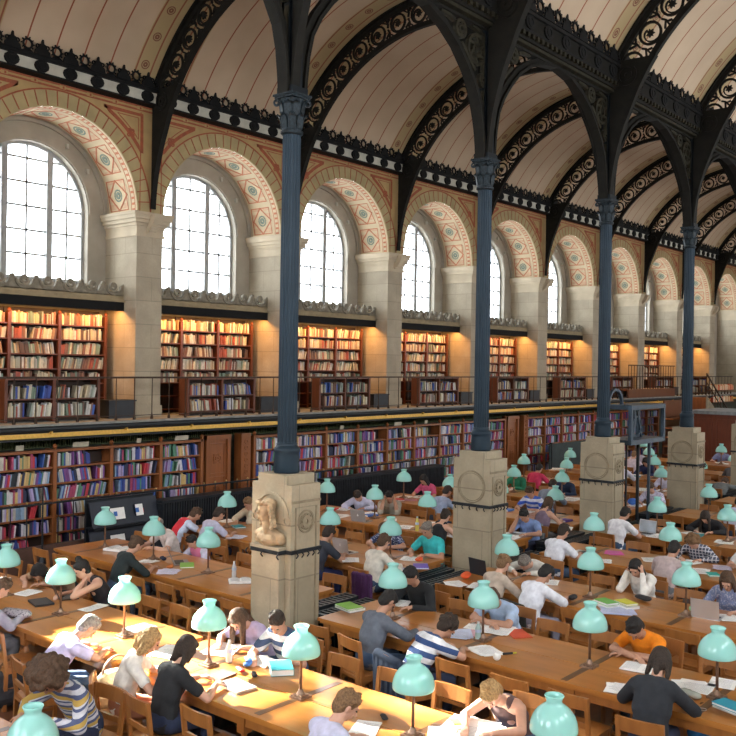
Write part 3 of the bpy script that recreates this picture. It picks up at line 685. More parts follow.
# piers with capitals: each a separate column of masonry that belongs to the wall
def pier(k, sgn):
    x0 = PX0+BAY*k; x1 = x0+PW; f = (lambda y: y) if sgn > 0 else (lambda y: 15.46-y)
    b = MB()
    def bx(a, y0, z0, c, y1, z1, kk=0): b.box(a, min(f(y0), f(y1)), z0, c, max(f(y0), f(y1)), z1, kk)
    bx(x0, WY, 0, x1, RY+.3, SPR)
    for z0, z1, e in ((6.36, 6.42, .03), (6.42, 6.50, .015), (6.58, 6.64, .06), (6.64, 6.72, .11), (6.72, 6.80, .15), (6.80, SPR, .17)):
        bx(x0-e, WY-e, z0, x1+e, RY-.02, z1, 1)
    for i, z in enumerate((6.50, 6.54)): bx(x0-.02-.012*i, WY-.02-.012*i, z, x1+.02+.012*i, RY-.02, z+.045, 1)
    cx = (x0+x1)/2                                              # carved console under the rib
    for i in range(8):
        t = i/7; bx(cx-.11+.02*t, WY-.30+.24*t*t, 6.82-.05*i-.05, cx+.11-.02*t, WY-.02, 6.82-.05*i, 1)
    bx(x0-.03, WY-.03, 2.55, x1+.03, RY, 2.78, 0)
    return b
for sgn in (1, -1):
    for k in KS:
        if sgn > 0 and k > 2 and not seen(PX0+BAY*k, WY, 5, 60): continue
        if sgn < 0 and k > 5: continue
        b = pier(k, sgn); ob = b.obj('wall_pier', [m_stone, M('capital_stone', (.44, .36, .25), .8, var=.15, scale=2)])
        tag(ob, kind='structure')
# ------------------------------------------------------------------ vaults
VR, VZ = 4.65, 7.2
def vault(cy, name):
    b = MB(); n = 40; p0 = math.asin(4.19/VR)
    me_v = []; nx = 2
    for i in range(n+1):
        t = -p0+2*p0*i/n
        for x in (XA, XB): b.v.append((x, cy+VR*sin(t), VZ+VR*cos(t)))
    for i in range(n): b.f.append((2*i, 2*i+1, 2*i+3, 2*i+2)); b.m.append(0); b.c.append(None)
    o = b.obj(name, m_vault, None, True); uv = o.data.uv_layers.new(name='UVMap')
    for l in o.data.loops:
        co = o.data.vertices[l.vertex_index].co; t = math.atan2(co.y-cy, co.z-VZ); uv.data[l.index].uv = (co.x, t*VR+20)
    return tag(o, kind='structure')
YL, YR, YC = 11.92, 3.54, 7.73
vault(YL, 'ceiling'); vault(YR, 'ceiling_right')
# outer lid so no daylight leaks, end walls
b = MB(); b.box(XB, -1.9, 0, XB+.2, 18, 12.2); tag(b.obj('wall_far_end', m_ochre), kind='structure')
b = MB(); EW = ((1.2, 5.9), (9.6, 14.3)); xx = XA-.2               # end wall behind the camera with two great windows
for y0, y1, z0, z1 in ((-1.9, 18, 0, 4.6), (-1.9, 18, 10.2, 12.2), (-1.9, 1.2, 4.6, 10.2), (5.9, 9.6, 4.6, 10.2), (14.3, 18, 4.6, 10.2)): b.box(xx, y0, z0, xx+.2, y1, z1)
for y0, y1 in EW:
    for i in range(1, 5): b.box(xx+.05, y0+(y1-y0)*i/5-.04, 4.6, xx+.12, y0+(y1-y0)*i/5+.04, 10.2)
    for i in range(1, 6): b.box(xx+.06, y0, 4.6+.93*i-.03, xx+.11, y1, 4.6+.93*i+.03)
tag(b.obj('wall_near_end', m_ochre), kind='structure')
# cornice frieze: white panels between dark roundels, solid band, pierced cresting
def frieze(y, d, x0, x1, name, zoff=0, soff=True):
    "y: face plane, d: +1 when the iron faces -Y"
    mp = lambda u, v, w: (u, y-w*d, v+zoff); b = MB()
    b.plate([(x0, 9.10), (x1, 9.10), (x1, 9.135), (x0, 9.135)], mp, -.3, .015)
    b.plate([(x0, 9.135), (x1, 9.135), (x1, 9.36), (x0, 9.36)], mp, -.02, -.01, 1)
    b.plate([(x0, 9.355), (x1, 9.355), (x1, 9.41), (x0, 9.41)], mp, -.3, .06); b.plate([(x0, 9.40), (x1, 9.40), (x1, 9.46), (x0, 9.46)], mp, -.3, .02)
    n = int(round((x1-x0)/.6)); xs = CX0-.3-.6*40
    i0 = int((x0-xs)/.6)+1
    for i in range(i0, i0+n):
        x = xs+.6*i
        if x < x0 or x > x1-.3: continue
        if not seen(x, y, 9.3, 80): continue
        # roundel
        b.plate([(x+.145*cos(a*pi/6), 9.245+.118*sin(a*pi/6)) for a in range(12)], mp, -.01, .04)
        b.ring(x, 9.245, .07, .02, mp, .04, .05, 12)
        # finial mound
        b.plate([(x-.17, 9.44), (x+.17, 9.44), (x+.15, 9.53), (x+.10, 9.57), (x+.075, 9.64), (x+.03, 9.66), (x+.022, 9.73), (x, 9.77), (x-.022, 9.73), (x-.03, 9.66), (x-.075, 9.64), (x-.10, 9.57), (x-.15, 9.53)], mp, .02, .045)
        for q in (-1, 1): b.ring(x+q*.10, 9.60, .034, .022, mp, .02, .045, 10)
        c = x+.3; b.ring(c, 9.585, .088, .035, mp, .02, .045, 16)
        for a in range(10):
            t = a*pi/5; b.ribbon([(c+.10*cos(t), 9.585+.10*sin(t)), (c+.135*cos(t), 9.585+.135*sin(t))], .022, mp, .02, .045)
        b.plate([(c-.13, 9.44), (c+.13, 9.44), (c+.04, 9.50), (c-.04, 9.50)], mp, .02, .045)
    return tag(b.obj(name, [m_black, m_white]), kind='structure')
frieze(15.86, 1, XA, XB, 'trim_5'); frieze(7.50, 1, XA, XB, 'trim_6', -.02); frieze(7.96, -1, XA, XB, 'trim_7', -.02); 
# ------------------------------------------------------------------ iron ribs
m_ir = [m_rib, m_bronze]
def rib_mesh(detail=True):
    "one transverse rib: local x = thickness, y across the nave from its centre, z absolute"
    b = MB(); R0, R1 = 3.95, 4.63; Rm = (R0+R1)/2; p0 = math.asin(4.16/VR)
    mp = lambda u, v, w: (w, v*sin(u/Rm), VZ+v*cos(u/Rm))
    L = p0*Rm; n = 44
    us = [-L+2*L*i/n for i in range(n+1)]
    b.ribbon([(u, R0+.055) for u in us], .11, mp, -.035, .035); b.ribbon([(u, R1-.06) for u in us], .12, mp, -.035, .035)
    b.ribbon([(u, R0+.01) for u in us], .03, mp, -.05, .05); b.ribbon([(u, R1-.01) for u in us], .04, mp, -.11, .11)
    if detail:
        N = 16; st = 2*L/N
        for i in range(N):
            c = -L+st*(i+.5); r = .20
            b.ring(c, Rm, r, .045, mp, -.02, .02, 18)
            b.plate([(c+(.085 if a % 2 else .045)*cos(a*pi/7), Rm+(.085 if a % 2 else .045)*sin(a*pi/7)) for a in range(14)], mp, -.025, .025)
            b.ribbon([(c+(.185-.10*t/8)*cos(-pi/2+t*.42), Rm+(.185-.10*t/8)*sin(-pi/2+t*.42)) for t in range(9)], .024, mp, -.02, .02)
            e = c+st/2
            for q in (-1, 1):
                b.ribbon([(e, Rm+q*.22), (e-.03, Rm+q*.11), (e, Rm+q*.02)], .035, mp, -.02, .02)
                b.ribbon([(e-.10, Rm+q*.20), (e, Rm+q*.12), (e+.10, Rm+q*.20)], .035, mp, -.02, .02)
    # solid consoles running down the wall / column to the capital
    for q in (-1, 1):
        t1 = math.asin(4.16/VR); pts = []
        za = 6.95; cons = lambda z: sqrt(R0*R0-(z-VZ)**2)+.15*max(0, 1-(z-6.95)/1.6)
        for i in range(15):
            z = za+(9.45-za)*i/14; y = cons(z); pts.append((q*y, z))
        pts2 = pts+[(q*4.10, 9.45), (q*4.10, za)]
        b.plate(pts2, lambda u, v, w: (w, u, v), -.05, .05)
        b.ribbon(pts, .04, lambda u, v, w: (w, u, v), -.06, .06)
        b.ring(q*3.78, 9.17, .17, .05, lambda u, v, w: (w, u, v), -.075, .075, 16); b.ring(q*3.78, 9.17, .07, .06, lambda u, v, w: (w, u, v), -.075, .075, 10)
    return b
rm_ = rib_mesh().mesh('arched_rib', m_ir); nrib = 0
for cy, nv in ((YL, 'over the window side aisle'), (YR, 'over the near aisle')):
    for k in range(-2, 10):
        X = CX0+BAY*k
        if not any(seen(X, cy+yy, zz, 40) for yy, zz in ((4, 8), (3.5, 10), (2, 11), (0, 11.2), (-2, 11), (-3.5, 10), (-4, 8))): continue
        o = link('arched_rib', rm_); o.location = (X, cy, 0)
        tag(o, 'pierced black iron roof rib %s, %s from the camera end' % (nv, ORD[k+2]), 'roof rib', 'iron ribs of the vaults')
# arcade girder along the column line: one spandrel frame per bay
def arcade_mesh():
    b = MB(); R, ZC = 1.87, 6.92; mp = lambda u, v, w: (u, w, v); n = 26
    hf = [(1.96, 6.92), (1.945, 7.12), (1.91, 7.42), (1.84, 7.70), (1.70, 7.95), (1.50, 8.19), (1.24, 8.44), (.92, 8.64), (.48, 8.81), (0, 8.88)]; arc = hf+[(-x, z) for x, z in hf[:-1][::-1]]
    b.ribbon(arc, .05, mp, -.08, .08, 0); b.ribbon([(x*1.03, ZC+(z-ZC)*1.03) for x, z in arc], .09, mp, -.04, .04)
    b.ribbon([(-2.06, ZC), (-2.06, 8.9)], .08, mp, -.04, .04); b.ribbon([(2.06, ZC), (2.06, 8.9)], .08, mp, -.04, .04)
    for q in (-1, 1):
        for (x, z, r) in ((1.78, 8.52, .22), (1.96, 8.10, .09), (1.36, 8.72, .12)):
            b.ring(q*x, z, r, .05, mp, -.03, .03, 18, k=1); b.ring(q*x, z, r*.45, .04, mp, -.035, .035, 12, k=1)
            for a in range(6):
                t = a*pi/3+.3; b.ribbon([(q*x+r*.5*cos(t), z+r*.5*sin(t)), (q*x+r*.92*cos(t+.3), z+r*.92*sin(t+.3))], .04, mp, -.03, .03, 1)
        for pts in (((2.0, 7.5), (1.97, 7.75), (2.01, 7.95)), ((.85, 8.85), (1.05, 8.83), (1.2, 8.80)), ((1.97, 8.2), (2.02, 8.5), (1.95, 8.8), (1.65, 8.86)), ((1.38, 8.52), (1.5, 8.42), (1.62, 8.30), (1.75, 8.2))):
            b.ribbon([(q*x, z) for x, z in pts], .055, mp, -.03, .03, 1)
    # entablature
    b.box(-2.1, -.06, 8.86, 2.1, .06, 8.98); b.box(-2.1, -.20, 8.95, 2.1, .20, 9.12); b.box(-2.1, -.16, 8.90, 2.1, .16, 8.96, 1)
    b.box(-2.1, -.24, 9.06, 2.1, .24, 9.42, 0)
    for i in range(28):
        for q in (-1, 1): b.cbox((-2.03+.15*i, q*.22, 9.03), (.07, .07, .07), 1)
    return b
am = arcade_mesh().mesh('arcade_frame', m_ir)
for k in range(-3, 9):
    X = CX0+.06+BAY*k+BAY/2
    if not (seen(X-2, YC, 8.8, 60) or seen(X+2, YC, 8.8, 60) or seen(X, YC, 8, 60)): continue
    o = link('arcade_frame', am); o.location = (X, YC, 0)
    tag(o, 'dark iron arch with scrollwork spandrels between two columns, %s bay from the camera' % ORD[k+3], 'iron arch', 'iron arches along the column row')
# ------------------------------------------------------------------ columns and pedestals
def col_prof(): return [(.150, 0), (.155, .02), (.155, .07), (.148, .20), (.146, .235), (.155, .25), (.157, .275), (.150, .295), (.132, .31), (.126, .325), (.122, .33), (.126, .345), (.119, .355)]
def make_column():
    t = empty('iron_column', (0, 0, 0))
    b = MB(); b.lathe(col_prof(), n=40); b.obj('base', m_col, t, True)
    b = MB(); b.lathe([(.117, .35), (.117, .37), (.108, 4.02), (.112, 4.03)], n=80, rf=lambda i, z: (1-.085*(0, .75, 1, .75)[i % 4]) if .36 < z < 4.0+.025 else 1); b.obj('shaft', m_col, t)
    b = MB(); b.lathe([(.110, 4.0), (.135, 4.02), (.135, 4.05), (.112, 4.065), (.118, 4.10), (.125, 4.30), (.150, 4.42)], n=24)
    for row, (z0, h, r0, nn) in enumerate(((4.08, .17, .125, 8), (4.22, .18, .130, 8))):
        for i in range(nn):
            a = 2*pi*(i+.5*row)/nn; d = V((cos(a), sin(a), 0)); tt = V((-sin(a), cos(a), 0)); pr = [(0, 0, .040), (.010, .4, .048), (.022, .75, .040), (.055, .98, .026), (.062, .85, .012)]
            for j in range(4):
                (e0, h0, w0), (e1, h1, w1) = pr[j], pr[j+1]; p = d*(r0+e0)+V((0, 0, z0+h*h0)); q = d*(r0+e1)+V((0, 0, z0+h*h1))
                b.add([p-tt*w0, p+tt*w0, q+tt*w1, q-tt*w1, p-tt*w0-d*.015, p+tt*w0-d*.015, q+tt*w1-d*.015, q-tt*w1-d*.015], [(0, 1, 2, 3), (7, 6, 5, 4), (0, 3, 7, 4), (1, 5, 6, 2), (3, 2, 6, 7)])
    for i in range(4):
        a = pi/4+i*pi/2; d = V((cos(a), sin(a), 0)); mp = lambda u, v, w, d=d: tuple(d*u+V((0, 0, v))+V((-d.y, d.x, 0))*w)
        b.ring(.185, 4.385, .030, .022, mp, -.02, .02, 12); b.ribbon([(.12, 4.25), (.135, 4.34), (.165, 4.415)], .022, mp, -.018, .018)
    b.cbox((0, 0, 4.445), (.30, .30, .03)); b.cbox((0, 0, 4.468), (.33, .33, .025)); b.obj('capital', M('capital_iron', (.016, .024, .030), .5, .2, var=.7, scale=35), t)
    b = MB(); b.cbox((0, 0, 5.6), (.16, .16, 2.26), 0)
    for a, c in ((1, 0), (-1, 0), (0, 1), (0, -1)): b.cbox((a*.09, c*.09, 5.5), (.05 if a else .09, .05 if c else .09, 2.0), 0)
    b.cbox((0, 0, 4.52), (.26, .26, .08)); b.obj('upper_post', m_col if False else M('upper_iron', (.007, .010, .013), .45, .3, var=.3), t)
    return t
colp = make_column(); cols = []
def make_pedestal(bust):
    b = MB(); b.box(-.24, -.33, 0, .24, .33, 2.33); b.box(-.235, -.235, 2.33, .235, .235, 2.44)
    b.box(-.27, -.36, 0, .27, .36, .32)
    for z in (2.02, 1.50): pass
    return b
def ring_relief(b, mp, r): b.ring(0, 0, r, .022, mp, -.01, .012, 40); b.ring(0, 0, r-.03, .012, mp, -.01, .006, 40)
for k in range(-2, 9):
    X = CX0+.06+BAY*(k-1)
    if not seen(X, YC, 1.5, 90) and not seen(X, YC, 7, 90): continue
    nm = ORD[k]
    t = empty('stone_pedestal', (X, YC, 0)); tag(t, '%s limestone pedestal under the blue iron column' % ('bust carved' if k == 0 else nm.replace('first', '')+' from the left'), 'pedestal')
    t['label'] = 'sunlit limestone pedestal carved with a bust, nearest to the camera' if k == 0 else '%s limestone pedestal from the left, plain round medallion, under a blue column' % nm_ if False else ('limestone pedestal carved with a bust, leftmost of the row' if k == 0 else 'limestone pedestal with a round medallion, %s of the row from the left' % ORD[k])
    make_pedestal(k == 0).obj('block', m_ped, t)
    b = MB()
    mpx = lambda u, v, w: (-.24-w, u, 1.90+v); mpy = lambda u, v, w: (u, -.33-w, 1.90+v)
    # side panel with rosette on the -Y face
    pp = [(-.17, .17), (.17, .17), (.17, -1.5), (-.17, -1.5)]
    b.ribbon(pp, .018, mpy, -.01, .012, closed=True); b.ribbon([(-.24, .235), (.24, .235)], .03, mpy, -.01, .015)
    ring_relief(b, mpy, .125); b.ring(0, 0, .05, .05, mpy, -.01, .02, 12)
    for a in range(8): b.ring(.075*cos(a*pi/4), .075*sin(a*pi/4), .022, .014, mpy, -.01, .015, 8)
    if k: ring_relief(b, mpx, .24)
    b.obj('carved_relief', M('relief_stone', (.25, .205, .135), .9, var=.3), t)
    b = MB(); zb = 1.56 if k == 0 else 1.62; e = .012
    x0, x1, y0, y1 = -.24-e, .24+e, -.33-e, .33+e
    pl = [(x0, y0), (x1, y0), (x1, y1), (x0, y1)]
    if k == 0: pl = [(x0, y0), (x1, y0), (x1, y1), (x0, y1), (x0, .22), (-.352, .22), (-.352, -.252), (x0, -.252)]
    mpz = lambda u, v, w: (u, v, zb+w); b.ribbon(pl, .02, mpz, -.02, .025, closed=True)
    for i in range(5):                                         # hooks hanging from the band
        y = -.26+.13*i; xx = x0 if k else -.352
        if i % 2 == 0 or k: b.tube((xx-.02, y, zb), (xx-.05, y, zb-.03), .008); b.tube((xx-.05, y, zb-.03), (xx-.02, y, zb-.065), .008)
        x = -.18+.09*i; b.tube((x, y0-.02, zb), (x, y0-.05, zb-.03), .008); b.tube((x, y0-.05, zb-.03), (x, y0-.02, zb-.065), .008)
    b.obj('hook_rail', m_dark, t)
    if k == 0:
        b = MB(); b.box(-.34, -.24, 0, -.24, .21, 1.56); b.box(-.36, -.25, 1.56, -.24, .23, 1.62)
        b.obj('bust_plinth', m_ped, t)
        b = MB(); H = V((-.345, -.015, 2.03)); f, u, s = V((-.93, .36, -.05)), V((-.05, 0, 1)), V((-.36, -.93, 0))
        headprims(b, H, f, u, s, 1.15)
        b.cap((-.29, -.015, 1.72), H-V((0, 0, .05)), .065, .055)
        b.cap((-.28, -.20, 1.735), (-.29, -.015, 1.79), .05, .065); b.cap((-.28, .17, 1.735), (-.29, -.015, 1.79), .05, .065); b.cap((-.27, -.20, 1.68), (-.27, .17, 1.68), .055, .055); b.cap((-.29, -.10, 1.70), (-.29, .07, 1.70), .085, .085); b.cap((-.29, -.015, 1.66), (-.30, -.015, 1.60), .10, .05)
        rs = random.Random(3)
        for q in (-1, 1):
            for j in range(22):
                tt_ = j/21; b.ell(H+s*q*(.085+.055*tt_+.018*sin(j*2.2))-f*(.05*(j % 3)/2)+u*(.09-.27*tt_), f, u, s, .026, .024, .026, 8, 6)
        b.ell(H+u*.055-f*.035, f, u, s, .105, .08, .096)
        for j in range(14): a = rs.uniform(-1.3, 1.3); b.ell(H+u*.10+f*.09*cos(a)+s*.10*sin(a), f, u, s, .03, .03, .03, 8, 6)
        o = link('bust', remesh(b, .007, 1), t); o.data.materials.append(M('bust_stone', (.36, .26, .155), .8, var=.45, scale=7, bmp=.2)); tag(o, 'carved stone bust with long curls and draped shoulders')
        b = MB(); mp2 = lambda u, v, w: (-.24-w, u-.015, 1.95+v); b.ring(0, 0, .27, .03, mp2, -.01, .02, 24, 0, pi)
        for y, z in ((-.25, -.03), (.27, -.02)): b.ring(y, z, .05, .02, mp2, -.01, .02, 12)
        b.obj('niche_moulding', m_ped, t)
    c = colp if not cols else dup(colp, (0, 0, 0)); c.location = (X, YC, 2.44); cols.append(c)
    tag(c, 'fluted blue grey iron column with leafy capital, standing on the %s pedestal from the left' % ORD[k], 'column', 'iron columns down the middle of the hall')
# ------------------------------------------------------------------ gallery
GY, GZ = 15.0, 2.55
b = MB(); b.box(XA, GY+.02, 2.43, XB, RY+.1, GZ); tag(b.obj('floor_gallery', m_slab), kind='structure')
b = MB(); b.box(XA, 15.95, 0, XB, 16.15, 2.44); tag(b.obj('wall_under_gallery', M('dark_green_wall', (.035, .042, .03), .8, var=.3)), kind='structure')
b = MB()
b.box(XA, GY-.03, 2.53, XB, GY+.35, 2.575, 0)
b.tube((XA, GY+.01, 2.475), (XB, GY+.01, 2.475), .055, n=10, k=1); b.box(XA, GY+.03, 2.40, XB, GY+.3, 2.45, 1)
b.box(XA, GY-.005, 2.325, XB, GY+.09, 2.405, 2)
x = 7.3
while x < 46:
    b.box(x, GY-.06, 2.39, x+.03, GY+.02, 2.44, 2); x += 1.6
b.box(XA, GY+.1, 2.27, XB, GY+.3, 2.35, 1); tag(b.obj('trim_8', [m_slab, M('bolster_black', (.012, .016, .02), .5), m_gold]), kind='structure')
b = MB(); x = 6
while x < 44:
    b.box(x, 15.86, 2.07, x+.022, 15.90, 2.42); x += .055
b.box(6, 15.90, 2.05, 44, 15.93, 2.42); tag(b.obj('trim_9', m_green), kind='structure')
# gallery railing, one run per bay
m_rail = M('rail_iron', (.055, .035, .025), .5, .4)
for k in range(-1, 9):
    x0 = CX0+BAY*(k-1)
    if not (seen(x0, GY, 3.4, 40) or seen(x0+BAY, GY, 3.4, 40)): continue
    t = empty('gallery_railing', (x0, GY+.1, GZ)); tag(t, 'thin dark iron gallery railing, %s section from the left' % ORD[k+1], 'railing', 'gallery railing sections')
    b = MB(); b.box(0, -.022, .835, BAY, .022, .872); b.obj('handrail', m_rail, t)
    b = MB(); b.box(0, -.012, .10, BAY, .012, .115); b.obj('lower_rail', m_rail, t)
    for i in range(10):
        x = .42*i+.21; b = MB(); b.tube((x, 0, .02), (x, 0, .84), .010, n=6); b.lathe([(.028, .02), (.03, .06), (.014, .12), (.010, .16)], (x, 0, 0), 8); b.obj('baluster', m_rail, t)
# ------------------------------------------------------------------ books
PAL_LOW = [(.04, .07, .32), (.05, .13, .48), (.66, .65, .70), (.76, .74, .76), (.58, .04, .06), (.22, .07, .28), (.03, .04, .10), (.42, .06, .14), (.28, .42, .60), (.60, .56, .50), (.66, .46, .18), (.10, .28, .18), (.46, .38, .66), (.02, .03, .04)]
NAM_LOW = ['navy', 'blue', 'pale grey', 'white', 'red', 'dark purple', 'near black', 'crimson', 'light blue', 'beige', 'orange', 'green', 'violet', 'black']
PAL_UP = [(.72, .62, .42), (.66, .54, .33), (.68, .64, .52), (.52, .45, .32), (.42, .09, .05), (.42, .24, .12), (.22, .30, .22), (.14, .08, .06), (.38, .42, .36), (.62, .60, .55), (.26, .12, .08)]
NAM_UP = ['cream', 'tan', 'ivory', 'khaki', 'red', 'rust', 'grey green', 'dark brown', 'sage', 'off white', 'brown']
BOOKS = []
def fill(x0, x1, y, z, hmax, pal, nam, where, gaps=.06):
    x = x0; i = 0
    tilt = RNG.uniform(-.2, .25) if RNG.random() < .45 else 0
    while x < x1-.05:
        w = RNG.uniform(.022, .05); h = hmax*RNG.uniform(.74, 1.0); c = RNG.randrange(len(pal))
        if RNG.random() < .35 and BOOKS and BOOKS[-1][9] is pal: c = BOOKS[-1][7] if RNG.random() < .6 else c
        if RNG.random() < gaps*.4: x += RNG.uniform(.03, .12); tilt = RNG.uniform(-.2, .25)
        if x+w > x1: break
        BOOKS.append((x, w, y+RNG.uniform(0, .03), z, h, RNG.uniform(.14, .18), tilt if abs(tilt) > .08 else 0, c, where, pal, nam)); x += w+.0015
# lower bookcases ---------------------------------------------------------------
LY = 15.33
posts = [6.8, 8.0, 9.2, 10.42, 11.6, 12.72]
units = [(posts[i], posts[i+1]) for i in range(5)]+[(14.2+1.2*i, 15.4+1.2*i) for i in range(9)]+[(26.3+1.2*i, 27.5+1.2*i) for i in range(9)]
CASEN = 0
for ui, (x0, x1) in enumerate(units):
    if not (seen(x0, LY, 1.5, 30) or seen(x1, LY, 1.5, 30)): continue
    CASEN += 1
    t = empty('bookcase', (x0, LY, 0)); w = x1-x0
    tag(t, 'tall walnut bookcase of reference books under the gallery, %s unit from the left' % (ORD[CASEN-1] if CASEN < 15 else 'number %d' % CASEN), 'bookcase', 'walnut bookcases under the gallery')
    b = MB(); b.box(.03, .28, .1, w-.03, .31, 2.05); b.obj('back_panel', M('case_back', (.03, .014, .008), .6), t)
    for sx in (0, w-.045 if ui in (4, 13, 22) else None):
        if sx is None: continue
        b = MB(); b.box(sx-.022, 0, 0, sx+.022, .30, 2.07); b.box(sx-.035, -.03, 0, sx+.035, .02, 2.08); b.lathe([(.02, 2.08), (.04, 2.10), (.045, 2.13), (.03, 2.16), (.012, 2.18)], (sx, -.005, 0), 12); b.obj('side_post', m_case, t)
    for j in range(7):
        z = 2.05-.305*j
        b = MB(); b.box(.02, 0, z-.03, w-.02, .30, z)
        if j == 0: b.box(.02, -.03, z-.03, w-.02, 0, z+.02)
        b.obj('shelf', m_case, t)
        if j: 
            dark = RNG.random() < .12
            fill(x0+.05, x1-.05-(.35 if dark else 0), LY+.02, z+.001, .262, PAL_LOW, NAM_LOW, ('%s shelf, %s lower bookcase' % (ORD[j-1], ORD[CASEN-1] if CASEN < 15 else 'a far')), .2)
    b = MB(); b.box(0, .0, 0, w, .3, .12); b.obj('plinth', m_case, t)
# carved doors between the runs
for n_, x0 in enumerate((12.80, 25.1)):
    t = tag(empty('door_%d' % (n_+1), (x0, LY, 0)), kind='structure')
    b = MB(); 
    for x in (0, .60): b.box(x, -.02, 0, x+.09, .2, 2.12)
    b.box(0, -.03, 2.04, .69, .2, 2.14); b.obj('door_frame', m_case, t)
    b = MB(); b.box(.09, .04, 0, .60, .08, 2.04)
    mp = lambda u, v, w: (u, .04-w, v)
    for z0, z1 in ((1.30, 1.95), (.62, 1.22), (.08, .54)):
        b.ribbon([(.14, z0), (.55, z0), (.55, z1), (.14, z1)], .035, mp, 0, .02, closed=True); zc = (z0+z1)/2
        b.ring(.345, zc, .10, .025, mp, 0, .02, 16); b.ring(.345, zc, .04, .03, mp, 0, .02, 10)
        for a in range(4):
            tt = pi/4+a*pi/2; b.ribbon([(.345+.05*cos(tt), zc+.05*sin(tt)), (.345+.14*cos(tt), zc+.14*sin(tt))], .03, mp, 0, .018)
    b.obj('door_leaf', m_case, t)
    b = MB(); b.lathe([(.012, 0), (.022, .02), (.012, .04)], (.55, .02, 1.02), 10); b.obj('door_handle', m_brass, t)
    b = MB(); b.box(1.0, -.02, 0, 1.28, .22, 2.14)
    for j in range(14): b.ring(1.14, .2+.135*j, .045, .02, mp, .05, .075, 10)
    o = b.obj('carved_end_panel', m_case); o.location = (x0, LY, 0); tag(o, 'carved wooden end panel right of the %s door in the bookcases' % ORD[n_], 'panel')
# cream label boards and small things standing on the lower cases
for px_, w_ in ((22, .15), (83, .34), (141, .10), (184, .34), (289, .30), (344, .12), (400, .30), (428, .12)):
    d = at(px_, 400, 3.0); r_ = d/d.y*LY; X = d.x/d.y*LY
    b = MB(); b.obox((X, LY+.06, 2.125), (w_/2, 0, 0), (0, .012, .004), (0, -.01, .045)); o = b.obj('shelf_sign', M('sign_cream', (.55, .50, .38), .7)); tag(o, 'small blank cream sign on top of the lower bookcases, %d cm wide' % int(w_*100), 'sign', 'signs on the lower bookcases')
